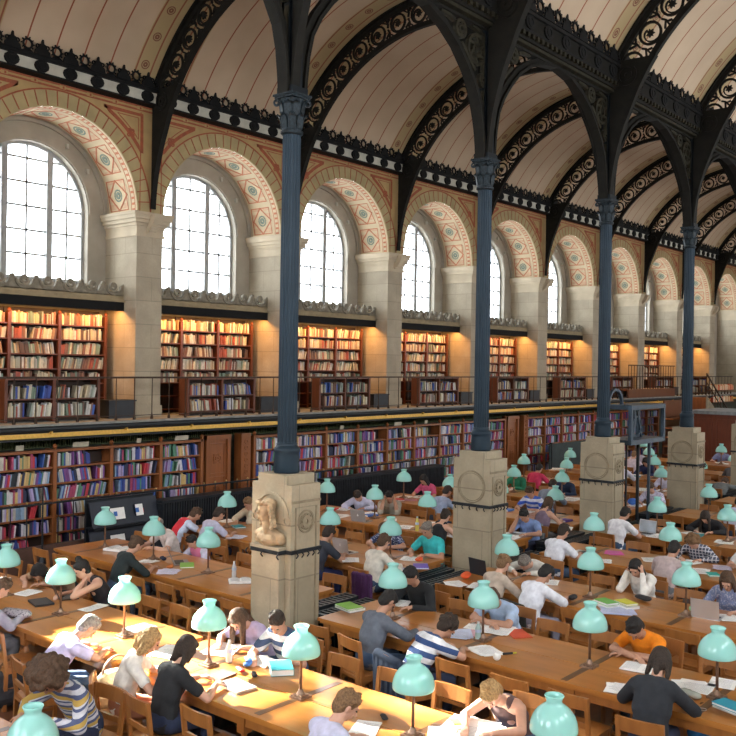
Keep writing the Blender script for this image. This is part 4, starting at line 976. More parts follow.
# gallery bookcases --------------------------------------------------------------
AY = 16.85; gal_n = 0
for k in range(-1, 8):
    x0 = PX0+PW+BAY*k; x1 = x0+BAY-PW
    if not (seen(x0, AY, 4, 40) or seen(x1, AY, 4, 40) or seen((x0+x1)/2, AY, 4, 40)): continue
    gal_n += 1; an = ORD[gal_n-1]
    for c in range(3):
        a = x0+.04+1.09*c; w = 1.09
        t = empty('gallery_bookcase', (a, AY, GZ)); tag(t, 'dark walnut gallery bookcase of cream paperbacks, %s alcove from left, %s unit' % (an, ('left', 'middle', 'right')[c]), 'bookcase', 'gallery bookcases in the alcoves')
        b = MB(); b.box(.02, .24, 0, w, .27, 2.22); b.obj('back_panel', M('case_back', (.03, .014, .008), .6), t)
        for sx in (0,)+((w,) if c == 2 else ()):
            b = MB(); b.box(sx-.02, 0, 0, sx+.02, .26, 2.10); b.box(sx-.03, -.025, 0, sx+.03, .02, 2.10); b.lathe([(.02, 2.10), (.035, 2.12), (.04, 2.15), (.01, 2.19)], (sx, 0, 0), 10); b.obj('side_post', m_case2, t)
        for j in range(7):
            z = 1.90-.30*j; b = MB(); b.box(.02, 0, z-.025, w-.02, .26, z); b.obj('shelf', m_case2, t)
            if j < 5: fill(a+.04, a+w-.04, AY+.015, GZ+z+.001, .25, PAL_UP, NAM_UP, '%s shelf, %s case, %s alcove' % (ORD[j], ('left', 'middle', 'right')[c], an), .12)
    # low case in front
    cx = (x0+x1)/2; a = cx-1.22; w = 1.95; t = empty('low_bookcase', (a, 15.85, GZ)); tag(t, 'low two shelf bookcase behind the gallery railing, in front of the %s alcove' % an, 'bookcase', 'low bookcases along the gallery')
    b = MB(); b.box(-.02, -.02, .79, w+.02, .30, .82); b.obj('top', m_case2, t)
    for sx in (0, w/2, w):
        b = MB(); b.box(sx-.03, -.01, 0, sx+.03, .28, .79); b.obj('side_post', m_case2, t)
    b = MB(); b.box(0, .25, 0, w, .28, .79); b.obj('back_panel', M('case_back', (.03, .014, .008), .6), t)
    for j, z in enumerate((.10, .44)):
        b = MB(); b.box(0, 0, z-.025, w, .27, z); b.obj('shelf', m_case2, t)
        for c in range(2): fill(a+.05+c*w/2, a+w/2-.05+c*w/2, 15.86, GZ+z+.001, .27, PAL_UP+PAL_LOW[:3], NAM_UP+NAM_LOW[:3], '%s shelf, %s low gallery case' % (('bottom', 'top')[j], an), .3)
    b = MB(); b.box(cx+1.05, 15.95, GZ, cx+1.68, 16.35, GZ+.34); b.box(cx+1.03, 15.93, GZ+.34, cx+1.70, 16.37, GZ+.37); tag(b.obj('storage_box', M('box_black', (.02, .025, .032), .5)), 'dark storage box on the gallery floor at the right of the %s alcove' % an, 'box', 'dark boxes on the gallery')
    # ledge: black strip with the lamp trough, carved parapet above
    t = empty('alcove_ledge', (cx, 0, 0)); tag(t, 'carved stone ledge with scalloped cresting over the %s alcove bookcases' % an, 'ledge', 'ledges over the alcove bookcases')
    H = (BAY-PW)/2
    b = MB(); b.box(-H+.005, 16.52, 4.78, H-.005, 16.55, 4.97); b.box(-H+.005, 16.55, 4.90, H-.005, RY-.01, 4.97); b.obj('lamp_trough', m_black, t)
    b = MB(); b.box(-H+.005, 16.48, 4.97, H-.005, RY-.01, 5.0); b.box(-H+.005, 16.54, 5.0, H-.005, 16.60, 5.12)
    mp = lambda u, v, w: (u*.997, 16.54+w, v+.10); n = 7; st = 2*H/n
    for i in range(n):
        c = -H+st*(i+.5)
        b.plate([(c-st/2, 5.0), (c+st/2, 5.0), (c+st/2, 5.26), (c+st*.36, 5.20)]+[(c+st*.36*cos(a*pi/8), 5.17-.09*sin(a*pi/8)) for a in range(1, 8)]+[(c-st*.36, 5.20), (c-st/2, 5.26)], mp, 0, .05, 1)
        b.ring(c, 5.20, st*.36, .03, mp, -.03, .05, 14, pi, 2*pi, 1)
        b.ring(c, 5.19, .07, .04, mp, -.01, .04, 10, k=1); b.plate([(c-.05, 5.18), (c+.05, 5.18), (c, 5.27)], mp, 0, .04, 1)
        b.ring(c-st/2, 5.24, .03, .03, mp, -.02, .05, 8, k=1)
    b.obj('parapet', [M('ledge_ochre', (.30, .23, .13), .8, var=.2), M('crest_grey', (.20, .17, .12), .7, var=.3, scale=12)], t)
    b = MB(); b.box(-H+.3, 16.60, 4.85, H-.3, 16.63, 4.88); e_, nt, bs = newmat('lamp_tube') if 'tube' not in CACHE else (CACHE['tube'], None, None)
    if nt: bs.inputs['Emission Color'].default_value = (1, .62, .25, 1); bs.inputs['Emission Strength'].default_value = 4; CACHE['tube'] = e_
    b.obj('lamp_tube', e_, t)
    for q in (-.9, .9):
        l = bpy.data.lights.new('alcove_light', 'AREA'); l.shape = 'RECTANGLE'; l.size = 1.5; l.size_y = .06; l.energy = ALC_E; l.color = (1, .46, .12)
        lo = bpy.data.objects.new('alcove_light', l); COL.objects.link(lo); lo.location = (cx+q*1.0, 16.64, 4.83)
# books: the 300 that show largest are objects, the rest one mass
def bsize(q): 
    p = proj(q[0], q[2], q[3]+.1); 
    return (q[1]*q[4]*(1e6/p[2]**2) if (p[2] > 0 and -2 < p[0] < 738 and p[1] < 556) else -1)
BOOKS = [q for q in BOOKS if seen(q[0], q[2], q[3], 30)]
idx = sorted(range(len(BOOKS)), key=lambda i: -bsize(BOOKS[i])); big = set(idx[:300])
bm_ = MB(); bm_.box(0, .006, 0, 1, 1, 1); bm_.box(.06, -.0, .01, .94, .01, .99); bmesh0 = bm_.mesh('book', m_bko)
rest = MB()
for i, q in enumerate(BOOKS):
    x, w, y, z, h, d, tl, c, wh, pal, nam = q
    if i in big:
        o = link('book', bmesh0); o.location = (x, y, z); o.scale = (w, d, h); o.rotation_euler = (0, tl, 0)
        v = RNG.uniform(.8, 1.15); o.color = (*[min(1, a*v) for a in pal[c]], 1)
        nb = nam[BOOKS[i-1][7]] if i and BOOKS[i-1][8] == wh else 'case side'; na = nam[BOOKS[i+1][7]] if i+1 < len(BOOKS) and BOOKS[i+1][8] == wh and BOOKS[i+1][10] is nam else 'case side'
        tag(o, '%s book between %s and %s, %s' % (nam[c], nb, na, wh), 'book', 'books standing on the shelves')
    else:
        v = RNG.uniform(.8, 1.15); rest.col = [min(1, a*v) for a in pal[c]]; s_, c_ = sin(tl), cos(tl)
        P = lambda a, bq, e: (x+a*c_+e*s_, y+bq, z-a*s_*0+e*c_)
        rest.add([P(0, 0, 0), P(w, 0, 0), P(w, 0, h), P(0, 0, h), P(0, d, 0), P(w, d, 0), P(w, d, h), P(0, d, h)], [(0, 1, 2, 3), (3, 2, 6, 7), (0, 3, 7, 4), (1, 5, 6, 2), (4, 7, 6, 5), (0, 4, 5, 1)])
tag(rest.obj('books', m_bka), 'remaining rows of small distant books filling the wall shelves', 'books', kind='stuff')
# ------------------------------------------------------------------ tables
def leg_prof():
    p = [(.035, 0), (.04, .03), (.028, .06)]
    for i in range(7):
        z = .09+.062*i; p += [(.022, z-.026), (.038, z-.008), (.040, z), (.038, z+.012)]
    return p+[(.024, .52), (.032, .545)]
def table(r, half):
    y0, y1 = span(r, half); X = ROWX[r]; L = y1-y0
    t = empty('reading_table', (X, y0, 0)); tag(t, 'long oak reading table %s, %s row from the camera' % (HALFN[half], ORD[r]), 'table', 'long reading tables')
    b = MB(); b.box(-HW, 0, .725, HW, L, .76); b.box(-HW+.02, .02, .70, HW-.02, L-.02, .725); b.box(-.012, 0, .76, .012, L, .764)
    b.obj('tabletop', m_wood, t)
    b = MB(); b.box(-HW+.06, .06, .61, -HW+.085, L-.06, .70); b.box(HW-.085, .06, .61, HW-.06, L-.06, .70); b.box(-HW+.06, .06, .61, HW-.06, .085, .70); b.box(-HW+.06, L-.085, .61, HW-.06, L-.06, .70); b.obj('apron', m_woodd, t)
    for y in lampY(r, half):
        b = MB(); b.box(-HW+.05, y-y0-.035, .7585, HW-.05, y-y0+.035, .7625); b.obj('dark_inlay', m_strip, t)
    for y in (.10, L*.36, L*.66, L-.10):
        for q in (-1, 1):
            b = MB(); b.lathe(leg_prof(), (q*(HW-.09), y, 0), 12); b.cbox((q*(HW-.09), y, .64), (.09, .09, .19)); b.cbox((q*(HW-.09), y, .035), (.08, .08, .07)); b.obj('leg', m_woodd, t)
    b = MB(); b.box(-.03, .15, .12, .03, L-.15, .17); b.obj('stretcher', m_woodd, t)
TAB = []
for r in range(11):
    for h in 'RL':
        y0, y1 = span(r, h)
        if any(seen(ROWX[r]+a, y0+(y1-y0)*c, .76, 10) for a in (-.6, 0, .6) for c in (0, .25, .5, .75, 1)): table(r, h); TAB.append((r, h))
# lamps
def make_lamp():
    t = empty('desk_lamp'); b = MB(); b.cbox((0, 0, .010), (.145, .145, .02)); b.cbox((0, 0, .026), (.10, .10, .014)); b.lathe([(.04, .03), (.03, .05), (.018, .075)], n=12); b.obj('base', m_brass, t)
    b = MB(); b.lathe([(.013, .06), (.013, .36), (.018, .37), (.018, .40), (.012, .41), (.012, .62)], n=12); b.obj('stem', m_brass, t, True)
    pr = [(.168, 0), (.172, .008), (.172, .035), (.165, .075), (.149, .115), (.122, .153), (.092, .180), (.068, .195), (.057, .208), (.056, .222), (.064, .243), (.071, .256), (.067, .262), (.058, .250), (.048, .222)]
    n = 40; vs = []; z0 = .384
    full = pr+[(r-.006 if r > .05 else r-.004, z-.004) for r, z in pr[::-1][5:]]
    for (r, z) in full:
        for i in range(n): vs.append((r*cos(2*pi*i/n), r*sin(2*pi*i/n), z+z0))
    m = len(full); b = MB(); b.add(vs, [(j*n+i, j*n+(i+1) % n, ((j+1) % m)*n+(i+1) % n, ((j+1) % m)*n+i) for j in range(m) for i in range(n)]); b.obj('lamp_shade', m_shade, t, True)
    b = MB(); b.lathe([(.015, .50), (.030, .52), (.032, .56), (.015, .60)], n=12); b.obj('bulb_holder', m_brass, t, True)
    return t
lampP = make_lamp(); used = False
for r, h in TAB:
    for i, y in enumerate(lampY(r, h)):
        if not (seen(ROWX[r], y, 1.2, 30)): continue
        l = lampP if not used else dup(lampP, (0, 0, 0)); used = True; l.location = (ROWX[r], y, .76); l.rotation_euler = (0, 0, 0)
        tag(l, 'green glass lamp, %s row table %s, %s lamp from them' % (ORD[r], HALFN[h], ORD[i]), 'lamp', 'green shaded lamps on the reading tables')
# ------------------------------------------------------------------ chairs
def make_chair():
    t = empty('reading_chair'); B = lambda *a: MB()
    b = MB(); b.box(-.20, -.205, .435, .21, .205, .46); b.obj('seat', m_chair, t)
    for q in (-1, 1):
        b = MB(); b.bar((.185, q*.18, 0), (.185, q*.18, .435), .036); b.obj('leg', m_chair, t)
        b = MB(); b.bar((-.21, q*.185, 0), (-.195, q*.185, .45), .038); b.bar((-.195, q*.185, .45), (-.245, q*.185, .83), .036, .034); b.obj('leg', m_chair, t)
        b = MB(); b.bar((-.2, q*.18, .22), (.185, q*.18, .22), .02, .03); b.bar((-.2, q*.18, .41), (.185, q*.18, .41), .02, .05); b.obj('side_rail', m_chair, t)
    b = MB(); mp = lambda u, v, w: (-.235-w*1-.02*cos(u*8)-(v-.78)*.13, u, v)
    for i in range(8):
        u0, u1 = -.20+.05*i, -.15+.05*i
        b.add([mp(u, v, w) for w in (-.010, .012) for (u, v) in ((u0, .715), (u1, .715), (u1, .835), (u0, .835))], [(0, 3, 2, 1), (4, 5, 6, 7), (0, 1, 5, 4), (2, 3, 7, 6), (1, 2, 6, 5), (3, 0, 4, 7)])
    b.obj('backrest', m_chair, t)
    b = MB(); b.box(-.225, -.17, .55, -.205, .17, .60); b.obj('back_rail', m_chair, t)
    b = MB(); b.box(.175, -.18, .40, .195, .18, .435); b.box(-.01, -.18, .21, .01, .18, .235); b.box(-.215, -.18, .40, -.195, .18, .435); b.obj('front_rail', m_chair, t)
    return t
chairP = make_chair(); cfirst = True; NCH = 0
far_mesh = None
def chair(x, y, rz, label, group='oak reading room chairs'):
    global cfirst, NCH, far_mesh
    p = proj(x, y, .5)
    if p[2] > 21:
        if far_mesh is None:
            mb = MB()
            for ch in chairP.children:
                n = len(mb.v); mb.v += [tuple(v.co) for v in ch.data.vertices]
                for pg in ch.data.polygons: mb.f.append([n+i for i in pg.vertices]); mb.m.append(0); mb.c.append(None)
            far_mesh = mb.mesh('reading_chair', m_chair)
        o = link('reading_chair', far_mesh); o.location = (x, y, 0); o.rotation_euler = (0, 0, rz); tag(o, label, 'chair', group)
    else:
        o = chairP if cfirst else dup(chairP, (0, 0, 0)); cfirst = False; o.location = (x, y, 0); o.rotation_euler = (0, 0, rz); tag(o, label, 'chair', group)
    NCH += 1; return o
for (r, sd, x, y, rz, lb) in OCC:
    if seen(x, y, .5, 60): chair(x-.02*cos(rz), y-.02*sin(rz), rz, 'oak chair under the '+' '.join(lb.split()[:12]), 'occupied oak chairs')
for r, h in TAB:
    for sd in 'nf':
        sg = 1 if sd == 'n' else -1; i = 0
        for ly in lampY(r, h):
            for q in (.315, -.315):
                y = ly+q*(1 if h == 'R' else -1); i += 1
                x = ROWX[r]-sg*(HW+.10+RNG.uniform(0, .10)); y += RNG.uniform(-.03, .03)
                if any(o[0] == r and o[1] == sd and abs(o[3]-y) < .50 for o in OCC): continue
                if not seen(x, y, .6, 12) or x > 27: continue
                chair(x, y, (0 if sg > 0 else pi)+RNG.uniform(-.08, .08), 'empty oak chair, %s side of %s row table %s, %s from them' % ('near' if sd == 'n' else 'far', ORD[r], HALFN[h], ORD[i-1]), 'empty oak chairs')
# ------------------------------------------------------------------ things on the tables
TZ = .7635
def rt(rz): return lambda u, v, w=0: V((u*cos(rz)-v*sin(rz), u*sin(rz)+v*cos(rz), w))
def colm(nm, c, rough=.6): return M('cover_'+nm, c, rough, var=.1)
def paper(px, py, label, w=.21, h=.30, rz=0, z=TZ, m=None, n=2, nm='paper_sheet', grp=None):
    p = at(px, py, z); o = empty(nm, p) if False else None
    b = MB(); f = rt(rz); rs = random.Random(int(px*7+py))
    for i in range(n):
        g = rt(rz+rs.uniform(-.25, .25)); c = f(rs.uniform(-.03, .03), rs.uniform(-.03, .03)); t = .0012
        b.obox(c+V((0, 0, .001+i*.0026)), g(h/2, 0), g(0, w/2), (0, 0, t/2+.0003))
    if m is None or True:
        mp = lambda u, v, ww: c+g(u, v)+V((0, 0, .001+(n-1)*.0026+.0012+ww))
        for j in range(9):
            a = -h/2+.035+j*.027; b.ribbon([(a, -w/2+.02), (a, w/2-.02-rs.uniform(0, .05))], .004, mp, 0, .0004, 1)
    o = b.obj(nm, [m or m_paper, M('ink_grey', (.30, .30, .34), .8)]); o.location = p
    return tag(o, label, 'paper', grp)
def book(px, py, label, c, w=.20, h=.27, th=.035, rz=0, z=TZ):
    p = at(px, py, z); b = MB(); f = rt(rz)
    k = lambda u0, u1, v0, v1, z0, z1, m_: b.obox(f((u0+u1)/2, (v0+v1)/2, (z0+z1)/2), f((u1-u0)/2, 0), f(0, (v1-v0)/2), (0, 0, (z1-z0)/2), m_)
    k(-h/2, h/2, -w/2, w/2, 0, .003, 0); k(-h/2, h/2, -w/2, w/2, th-.003, th, 0); k(-h/2, h/2, -w/2, -w/2+.004, 0, th, 0); k(-h/2+.005, h/2-.005, -w/2+.004, w/2-.006, .003, th-.003, 1)
    o = b.obj('closed_book', [c, m_paper]); o.location = p; return tag(o, label, 'book')
def openbook(px, py, label, rz=0, w=.20, h=.28, th=.03, z=TZ):
    p = at(px, py, z); b = MB(); f = rt(rz)
    for q in (-1, 1):
        n = 8; prof = [(q*w*i/n, th*(.35+.65*sin(pi*min(1, (i+1.2)/n*.75)))) for i in range(n+1)]
        for i in range(n):
            (a, c), (d, e) = prof[i], prof[i+1]
            b.add([f(-h/2, a, c), f(-h/2, d, e), f(h/2, d, e), f(h/2, a, c), f(-h/2, a, .002), f(-h/2, d, .002), f(h/2, d, .002), f(h/2, a, .002)], [(0, 1, 2, 3), (0, 4, 5, 1), (3, 2, 6, 7), (1, 5, 6, 2)], 0)
        for j in range(10):
            u = -h/2+.03+j*.024; vs = [f(u+du, a, c+.0012) for a, c in prof[1:-1] for du in (0, .006)]
            for i in range(len(prof)-3): b.add([vs[2*i], vs[2*i+1], vs[2*i+3], vs[2*i+2]], [(0, 1, 3, 2) if False else (0, 1, 2, 3)], 1)
    b.obox(f(0, 0, .001), f(h/2+.005, 0), f(0, w+.005), (0, 0, .001), 2)
    o = b.obj('open_book', [m_paper, M('print_grey', (.45, .45, .48), .8), colm('grey', (.2, .2, .22))]); o.location = p; return tag(o, label, 'book')
def laptop(px, py, label, rz=0, body=None, openang=105, w=.33, h=.225, logo=True, z=TZ):
    body = body or m_silver; p = at(px, py, z); t = empty('laptop', p, rz, label=label, cat='laptop')
    b = MB(); b.box(-h/2, -w/2, 0, h/2, w/2, .014); b.obj('keyboard_base', body, t)
    if openang:
        b = MB(); b.box(-h/2+.07, -w/2+.02, .014, h/2-.02, w/2-.02, .0155)
        for i in range(5):
            for j in range(12): b.box(-h/2+.10+i*.019, -w/2+.03+j*.023, .0155, -h/2+.115+i*.019, -w/2+.049+j*.023, .018)
        b.obj('keys', M('keys_black', (.03, .03, .03), .5), t)
        a = rad(openang-90); u = V((sin(a), 0, cos(a))); nrm = V((cos(a), 0, -sin(a))); o0 = V((h/2, 0, .014))
        b = MB(); b.obox(o0+u*h/2, u*h/2, (0, w/2, 0), nrm*.004)
        lid = b.obj('lid', body, t)
        b = MB(); b.obox(o0+u*h/2-nrm*.0045, u*(h/2-.012), (0, w/2-.012, 0), nrm*.001); b.obj('screen', M('screen_pale', (.45, .52, .60), .2), lid)
        if logo:
            b = MB(); c = o0+u*h*.52+nrm*.0046; mp = lambda x, y, ww: c+V((0, 1, 0))*x+u*y+nrm*ww
            b.plate([(.019*cos(i*pi/8)*(1 if not 6 < i % 16 < 0 else 1), .019*sin(i*pi/8)) for i in range(16)], mp, 0, .0012); b.ribbon([(0, .02), (.008, .032)], .008, mp, 0, .0012)
            b.obj('lid_emblem', M('emblem_white', (.85, .85, .86), .4), lid)
    else:
        b = MB(); b.box(-h/2, -w/2, .014, h/2, w/2, .021); lid = b.obj('lid', body, t)
        if logo:
            b = MB(); b.lathe([(.019, .021), (.019, .0222)], n=16); b.bar((0, .0, .0216), (.03, .008, .0216), .008, .001); b.obj('lid_emblem', M('emblem_white', (.85, .85, .86), .4), lid)
    return t
def bottle(px, py, label, c=(.55, .62, .68), cap=(.7, .7, .72), h=.22, z=TZ):
    t = empty('bottle', at(px, py, z), label=label, cat='bottle')
    m = M('bottle_plastic_%d' % int(c[2]*100), c, .1, var=.05, coat=.5); b = MB(); b.lathe([(.030, 0), (.033, .01), (.033, h*.3), (.030, h*.36), (.033, h*.42), (.033, h*.62), (.013, h*.88), (.013, h*.92)], n=14); b.obj('body', m, t, True)
    b = MB(); b.lathe([(.015, h*.91), (.015, h)], n=12); b.obj('cap', M('cap_%d' % int(cap[2]*100), cap, .5), t)
    b = MB(); b.lathe([(.0338, h*.44), (.0338, h*.60)], n=14); b.obj('label_band', M('bottle_label', (.45, .55, .75), .6), t); return t
def pouch(px, py, label, c, L=.20, w=.08, hh=.05, rz=0, nm='pencil_case', cat='pencil case', z=TZ, seed=1):
    b = MB(); rs = random.Random(seed); f = rt(rz)
    b.cap(f(-L/2+w/2, 0, hh*.55), f(L/2-w/2, 0, hh*.55), w*.5, w*.46, hh/w, 1, (0, 0, 1))
    for i in range(5): b.ell(f(rs.uniform(-L*.35, L*.35), rs.uniform(-w*.2, w*.2), hh*.7), (1, 0, 0), (0, 0, 1), (0, 1, 0), w*.3, hh*.35, w*.3, 8, 6)
    me = remesh(b, max(.006, w*.08), 1); o = link(nm, me); o.data.materials.append(c); o.location = at(px, py, z+.002); return tag(o, label, cat)
C = colm
yel, grn, tea, pur, rdd, org, blu, mag, lil = C('yellow', (.62, .60, .06)), C('green', (.22, .48, .06)), C('teal', (.02, .28, .34)), C('purple', (.16, .10, .45)), C('red', (.55, .03, .03)), C('orange', (.85, .12, .03)), C('blue', (.05, .16, .50)), C('magenta', (.68, .10, .38)), C('lilac', (.55, .52, .78))
blk = C('black', (.02, .02, .025)); brn = C('brown', (.13, .06, .03))
# front table
laptop(236, 687, 'closed silver laptop on the front table beside the black t-shirt', rz=-.1, openang=0)
book(281, 671, 'thick teal book on the front table before the striped polo shirt', tea, .22, .30, .06, rz=.9)
pouch(249, 665, 'blue pencil case on the sunlit front table', blu, rz=.5, seed=2); pouch(240, 671, 'red pencil case touching the blue one on the front table', rdd, .16, .06, .035, rz=1.2, seed=3)
pouch(254, 676, 'black spectacle case right of the closed silver laptop', blk, .15, .06, .03, rz=.9, nm='spectacle_case', cat='case', seed=4)
bottle(229, 662, 'clear bottle in the sun near the long brown hair', (.7, .7, .66))
paper(262, 661, 'open white notebook under the hands of the striped polo shirt', .24, .30, 1.2); paper(224, 650, 'sunlit loose sheets before the long brown hair', .3, .4, .4, n=3)
book(220, 676, 'flat brown tablet case beside the black t-shirt', brn, .19, .26, .012, rz=.1)
paper(172, 652, 'sunlit open papers between the two left people at the front table', .3, .4, .2, n=3)
paper(368, 729, 'sheet with dark writing before the lilac shirt', .21, .3, .5); pouch(384, 718, 'dark folded spectacles case on the front table near the lilac shirt', blk, .14, .06, .02, rz=.9, nm='spectacle_case', cat='case', seed=5)
paper(470, 729, 'big bright sunlit papers under the blond bent head', .40, .45, .1, n=4); book(456, 722, 'small lime green note pad on the sunlit papers', grn, .08, .12, .01, rz=1.0, z=TZ+.012)
paper(440, 733, 'pale note sheet left of the lime green pad', .15, .2, .6); paper(28, 593, 'white sheet standing out beside the left bent person', .22, .28, .3, n=3)
laptop(67, 597, 'open brown backed laptop beside the leftmost front lamps', rz=pi*.88, body=C('laptop_brown', (.035, .022, .016), .35), openang=112, logo=False)
laptop(41, 603, 'low dark tablet on the front table at far left', rz=2.9, body=blk, openang=0, logo=False)
paper(93, 608, 'pale blue white sheet right of the brown backed laptop', .16, .34, .15, n=3); pouch(16, 618, 'crumpled grey and mauve cloth bag at the left edge', cloth((.40, .36, .40), 'spots', (.14, .12, .16)), .42, .22, .10, rz=-1.2, nm='cloth_bag', cat='bag', seed=6)
paper(140, 628, 'white sheet in the sun at the base of the third front lamp', .21, .3, .2)
# second row
openbook(117, 550, 'thick open white book by the leftmost lamp of the second row', .3, .17, .26, .05)
paper(146, 562, 'open notebook before the black top with tied hair', .22, .3, .2, n=3)
laptop(181, 563, 'grey laptop with bright lid emblem in front of the child', rz=pi*.82, body=C('laptop_grey', (.26, .24, .24), .35), openang=112)
book(187, 566, 'flat green book on the second row table', grn, .20, .30, .02, rz=.9); paper(168, 572, 'lilac white papers under the orange pouch', .24, .3, .7, n=4, m=C('lilac_white', (.66, .62, .78)))
pouch(170, 568, 'orange brown pouch lying on lilac papers', C('rust', (.55, .16, .04)), .16, .10, .04, rz=.8, seed=8); pouch(163, 560, 'dark blue pouch beside the grey laptop', NAVY, .18, .08, .05, rz=1.2, seed=9)
bottle(234, 577, 'clear water bottle alone on the second row table', (.62, .62, .68)); openbook(240, 582, 'open white book next to the clear water bottle', .9, .15, .22, .04)
paper(236, 537, 'blue white papers on the table left of the bust', .26, .3, .5, n=4, m=C('blue_white', (.60, .64, .82))); book(238, 527, 'teal book behind the blue white papers', tea, .2, .28, .02, rz=1.2); paper(228, 521, 'pale sheets at the base of the lamp left of the bust', .24, .34, .2, n=3)
book(350, 609, 'grey book under the green folder', C('slate', (.25, .28, .3)), .24, .32, .035, rz=1.35); book(349, 607, 'lime green folder on the grey book at the table end', grn, .22, .30, .02, rz=1.30, z=TZ+.036)
paper(399, 603, 'white papers right of the charcoal shirt', .22, .3, .4, n=3); paper(458, 634, 'papers under the arm of the blue striped polo shirt', .26, .34, .6, n=4, m=C('blue_white2', (.62, .66, .84)))
bottle(478, 640, 'clear green tinted bottle beside the lamp and blue striped polo', (.40, .55, .56), h=.20); paper(485, 651, 'white sheets on a dark pad below the lamp foot', .24, .30, 1.0, n=4)
pouch(497, 661, 'white ball shaped cup lid on the second row table', C('white', (.8, .8, .78)), .09, .085, .085, nm='cup_lid', cat='cup', seed=11); b = MB(); b.tube((0, 0, .012), (.09, -.06, .012), .011); b.tube((.09, -.06, .012), (.125, -.083, .012), .008, k=1); o = b.obj('marker_pen', [blk, yel]); o.location = at(503, 655, TZ); tag(o, 'black and yellow marker beside the white cup lid', 'pen')
paper(471, 633, 'pink sheet among the papers of the blue striped polo', .18, .24, .9, m=C('pink', (.75, .42, .50))); paper(498, 630, 'white papers before the light blue shirt', .32, .38, .3, n=4)
book(518, 634, 'red folder on the second row table', C('folder_red', (.62, .09, .04)), .22, .32, .008, rz=.9); paper(478, 626, 'loose pages left of the red folder', .25, .3, .2, n=3)
openbook(642, 669, 'open white book in front of the orange t-shirt', .15, .19, .26, .02); paper(622, 690, 'bright white pad left of the loose black top', .24, .26, .35, n=5); paper(694, 686, 'pair of white sheets left of the rightmost second row lamp', .32, .34, .4, n=2); paper(722, 684, 'white sheet at the right edge behind the lamp', .22, .3, .3)
pouch(690, 697, 'clear crinkled pencil pouch right of the black top', C('clear_mix', (.42, .45, .40), .2), .24, .10, .06, rz=1.2, seed=12); pouch(717, 704, 'small black purse at the foot of the right lamp', blk, .10, .07, .05, seed=13, nm='purse', cat='purse')
book(733, 710, 'white book at the bottom of the right edge stack', C('cream_cover', (.65, .62, .55)), .2, .28, .035, rz=1.25); book(733, 709, 'cream book in the middle of the right edge stack', C('pale_cover', (.72, .70, .66)), .2, .27, .03, rz=1.22, z=TZ+.036); book(731, 707, 'teal blue book topping the right edge stack', C('tealblue', (.03, .30, .42)), .19, .26, .025, rz=1.25, z=TZ+.067)
b = MB(); mp = lambda u, v, w: (u, v, .004+w); b.ring(0, 0, .03, .004, mp, 0, .004, 14); b.ribbon([(.03, 0), (.08, .03), (.12, .0), (.16, .02)], .004, mp, 0, .004); b.ribbon([(.0, .03), (.06, .06), (.13, .05)], .004, mp, 0, .004); o = b.obj('earphones', C('wire_white', (.6, .55, .55))); o.location = at(703, 710, TZ); o.rotation_euler = (0, 0, .8); tag(o, 'tangle of pale earphone wire right of the black top', 'earphones')
# third row
book(606, 606, 'white book under the green topped one, third row', C('white_cover', (.72, .72, .70)), .2, .28, .05, rz=1.2); book(606, 603, 'green topped book on the white one, third row', C('leaf', (.18, .45, .10)), .19, .26, .03, rz=1.15, z=TZ+.051)
paper(617, 610, 'large blue white papers before the white cardigan', .36, .44, .5, n=5, m=C('blue_white3', (.58, .62, .84))); book(626, 607, 'pale thick book under the yellow one', C('pale2', (.6, .6, .58)), .2, .28, .035, rz=1.1); book(626, 603, 'yellow green book before the white cardigan', yel, .18, .25, .02, rz=1.1, z=TZ+.036)
pouch(643, 600, 'black bag on the table beside the yellow green book', blk, .26, .14, .06, rz=1.2, nm='small_bag', cat='bag', seed=14); laptop(708, 617, 'silver laptop seen from the back near the right edge', rz=pi-.05+.1, openang=100, logo=False)
paper(727, 618, 'white sheet right of the silver laptop', .22, .3, .4, n=3); pouch(691, 611, 'small green ball at the lamp foot beside the silver laptop', C('ball', (.35, .65, .40)), .06, .058, .058, nm='ball', cat='ball', seed=15)
paper(651, 560, 'sheet left of the dusty pink t-shirt', .22, .3, .4, n=2); paper(614, 553, 'magenta sheet on the fourth row table', .24, .30, .5, m=mag, n=2); paper(603, 561, 'white sheet beside the magenta one', .2, .28, .5)
paper(585, 553, 'open papers right of the seated white t-shirt', .24, .34, .5, n=3); pouch(573, 600, 'dark wrist bag between the hands of the white shirt', blk, .16, .09, .07, seed=16, nm='small_bag', cat='bag'); paper(552, 583, 'papers ahead of the white shirt with rolled sleeves', .22, .3, .4, n=2)
laptop(346, 552, 'silver open laptop with lid emblem right of the bust pedestal', rz=pi-.05, openang=100); D.objects if False else None
paper(350, 560, 'white papers below the silver laptop by the black t-shirt', .22, .32, .8, n=3); book(421, 567, 'purple folder before the turquoise shirt', pur, .22, .30, .02, rz=.7); pouch(419, 561, 'bright orange pouch on the purple folder', org, .20, .12, .05, rz=.5, z=TZ+.022, seed=17)
paper(404, 570, 'lilac sheet left of the purple folder', .21, .28, .9, n=2, m=lil); paper(409, 559, 'white papers at the elbow of the turquoise shirt', .22, .3, .4, n=2)
pouch(466, 578, 'orange red bag on the table right of the radiators', org, .26, .14, .08, rz=.4, nm='small_bag', cat='bag', seed=18); paper(455, 584, 'white sheet left of the orange red bag', .22, .3, .9); paper(478, 586, 'white sheet right of the orange red bag', .22, .32, .4); laptop(484, 574, 'black open laptop beside the second pedestal', rz=pi-.2, body=blk, openang=100, logo=False)
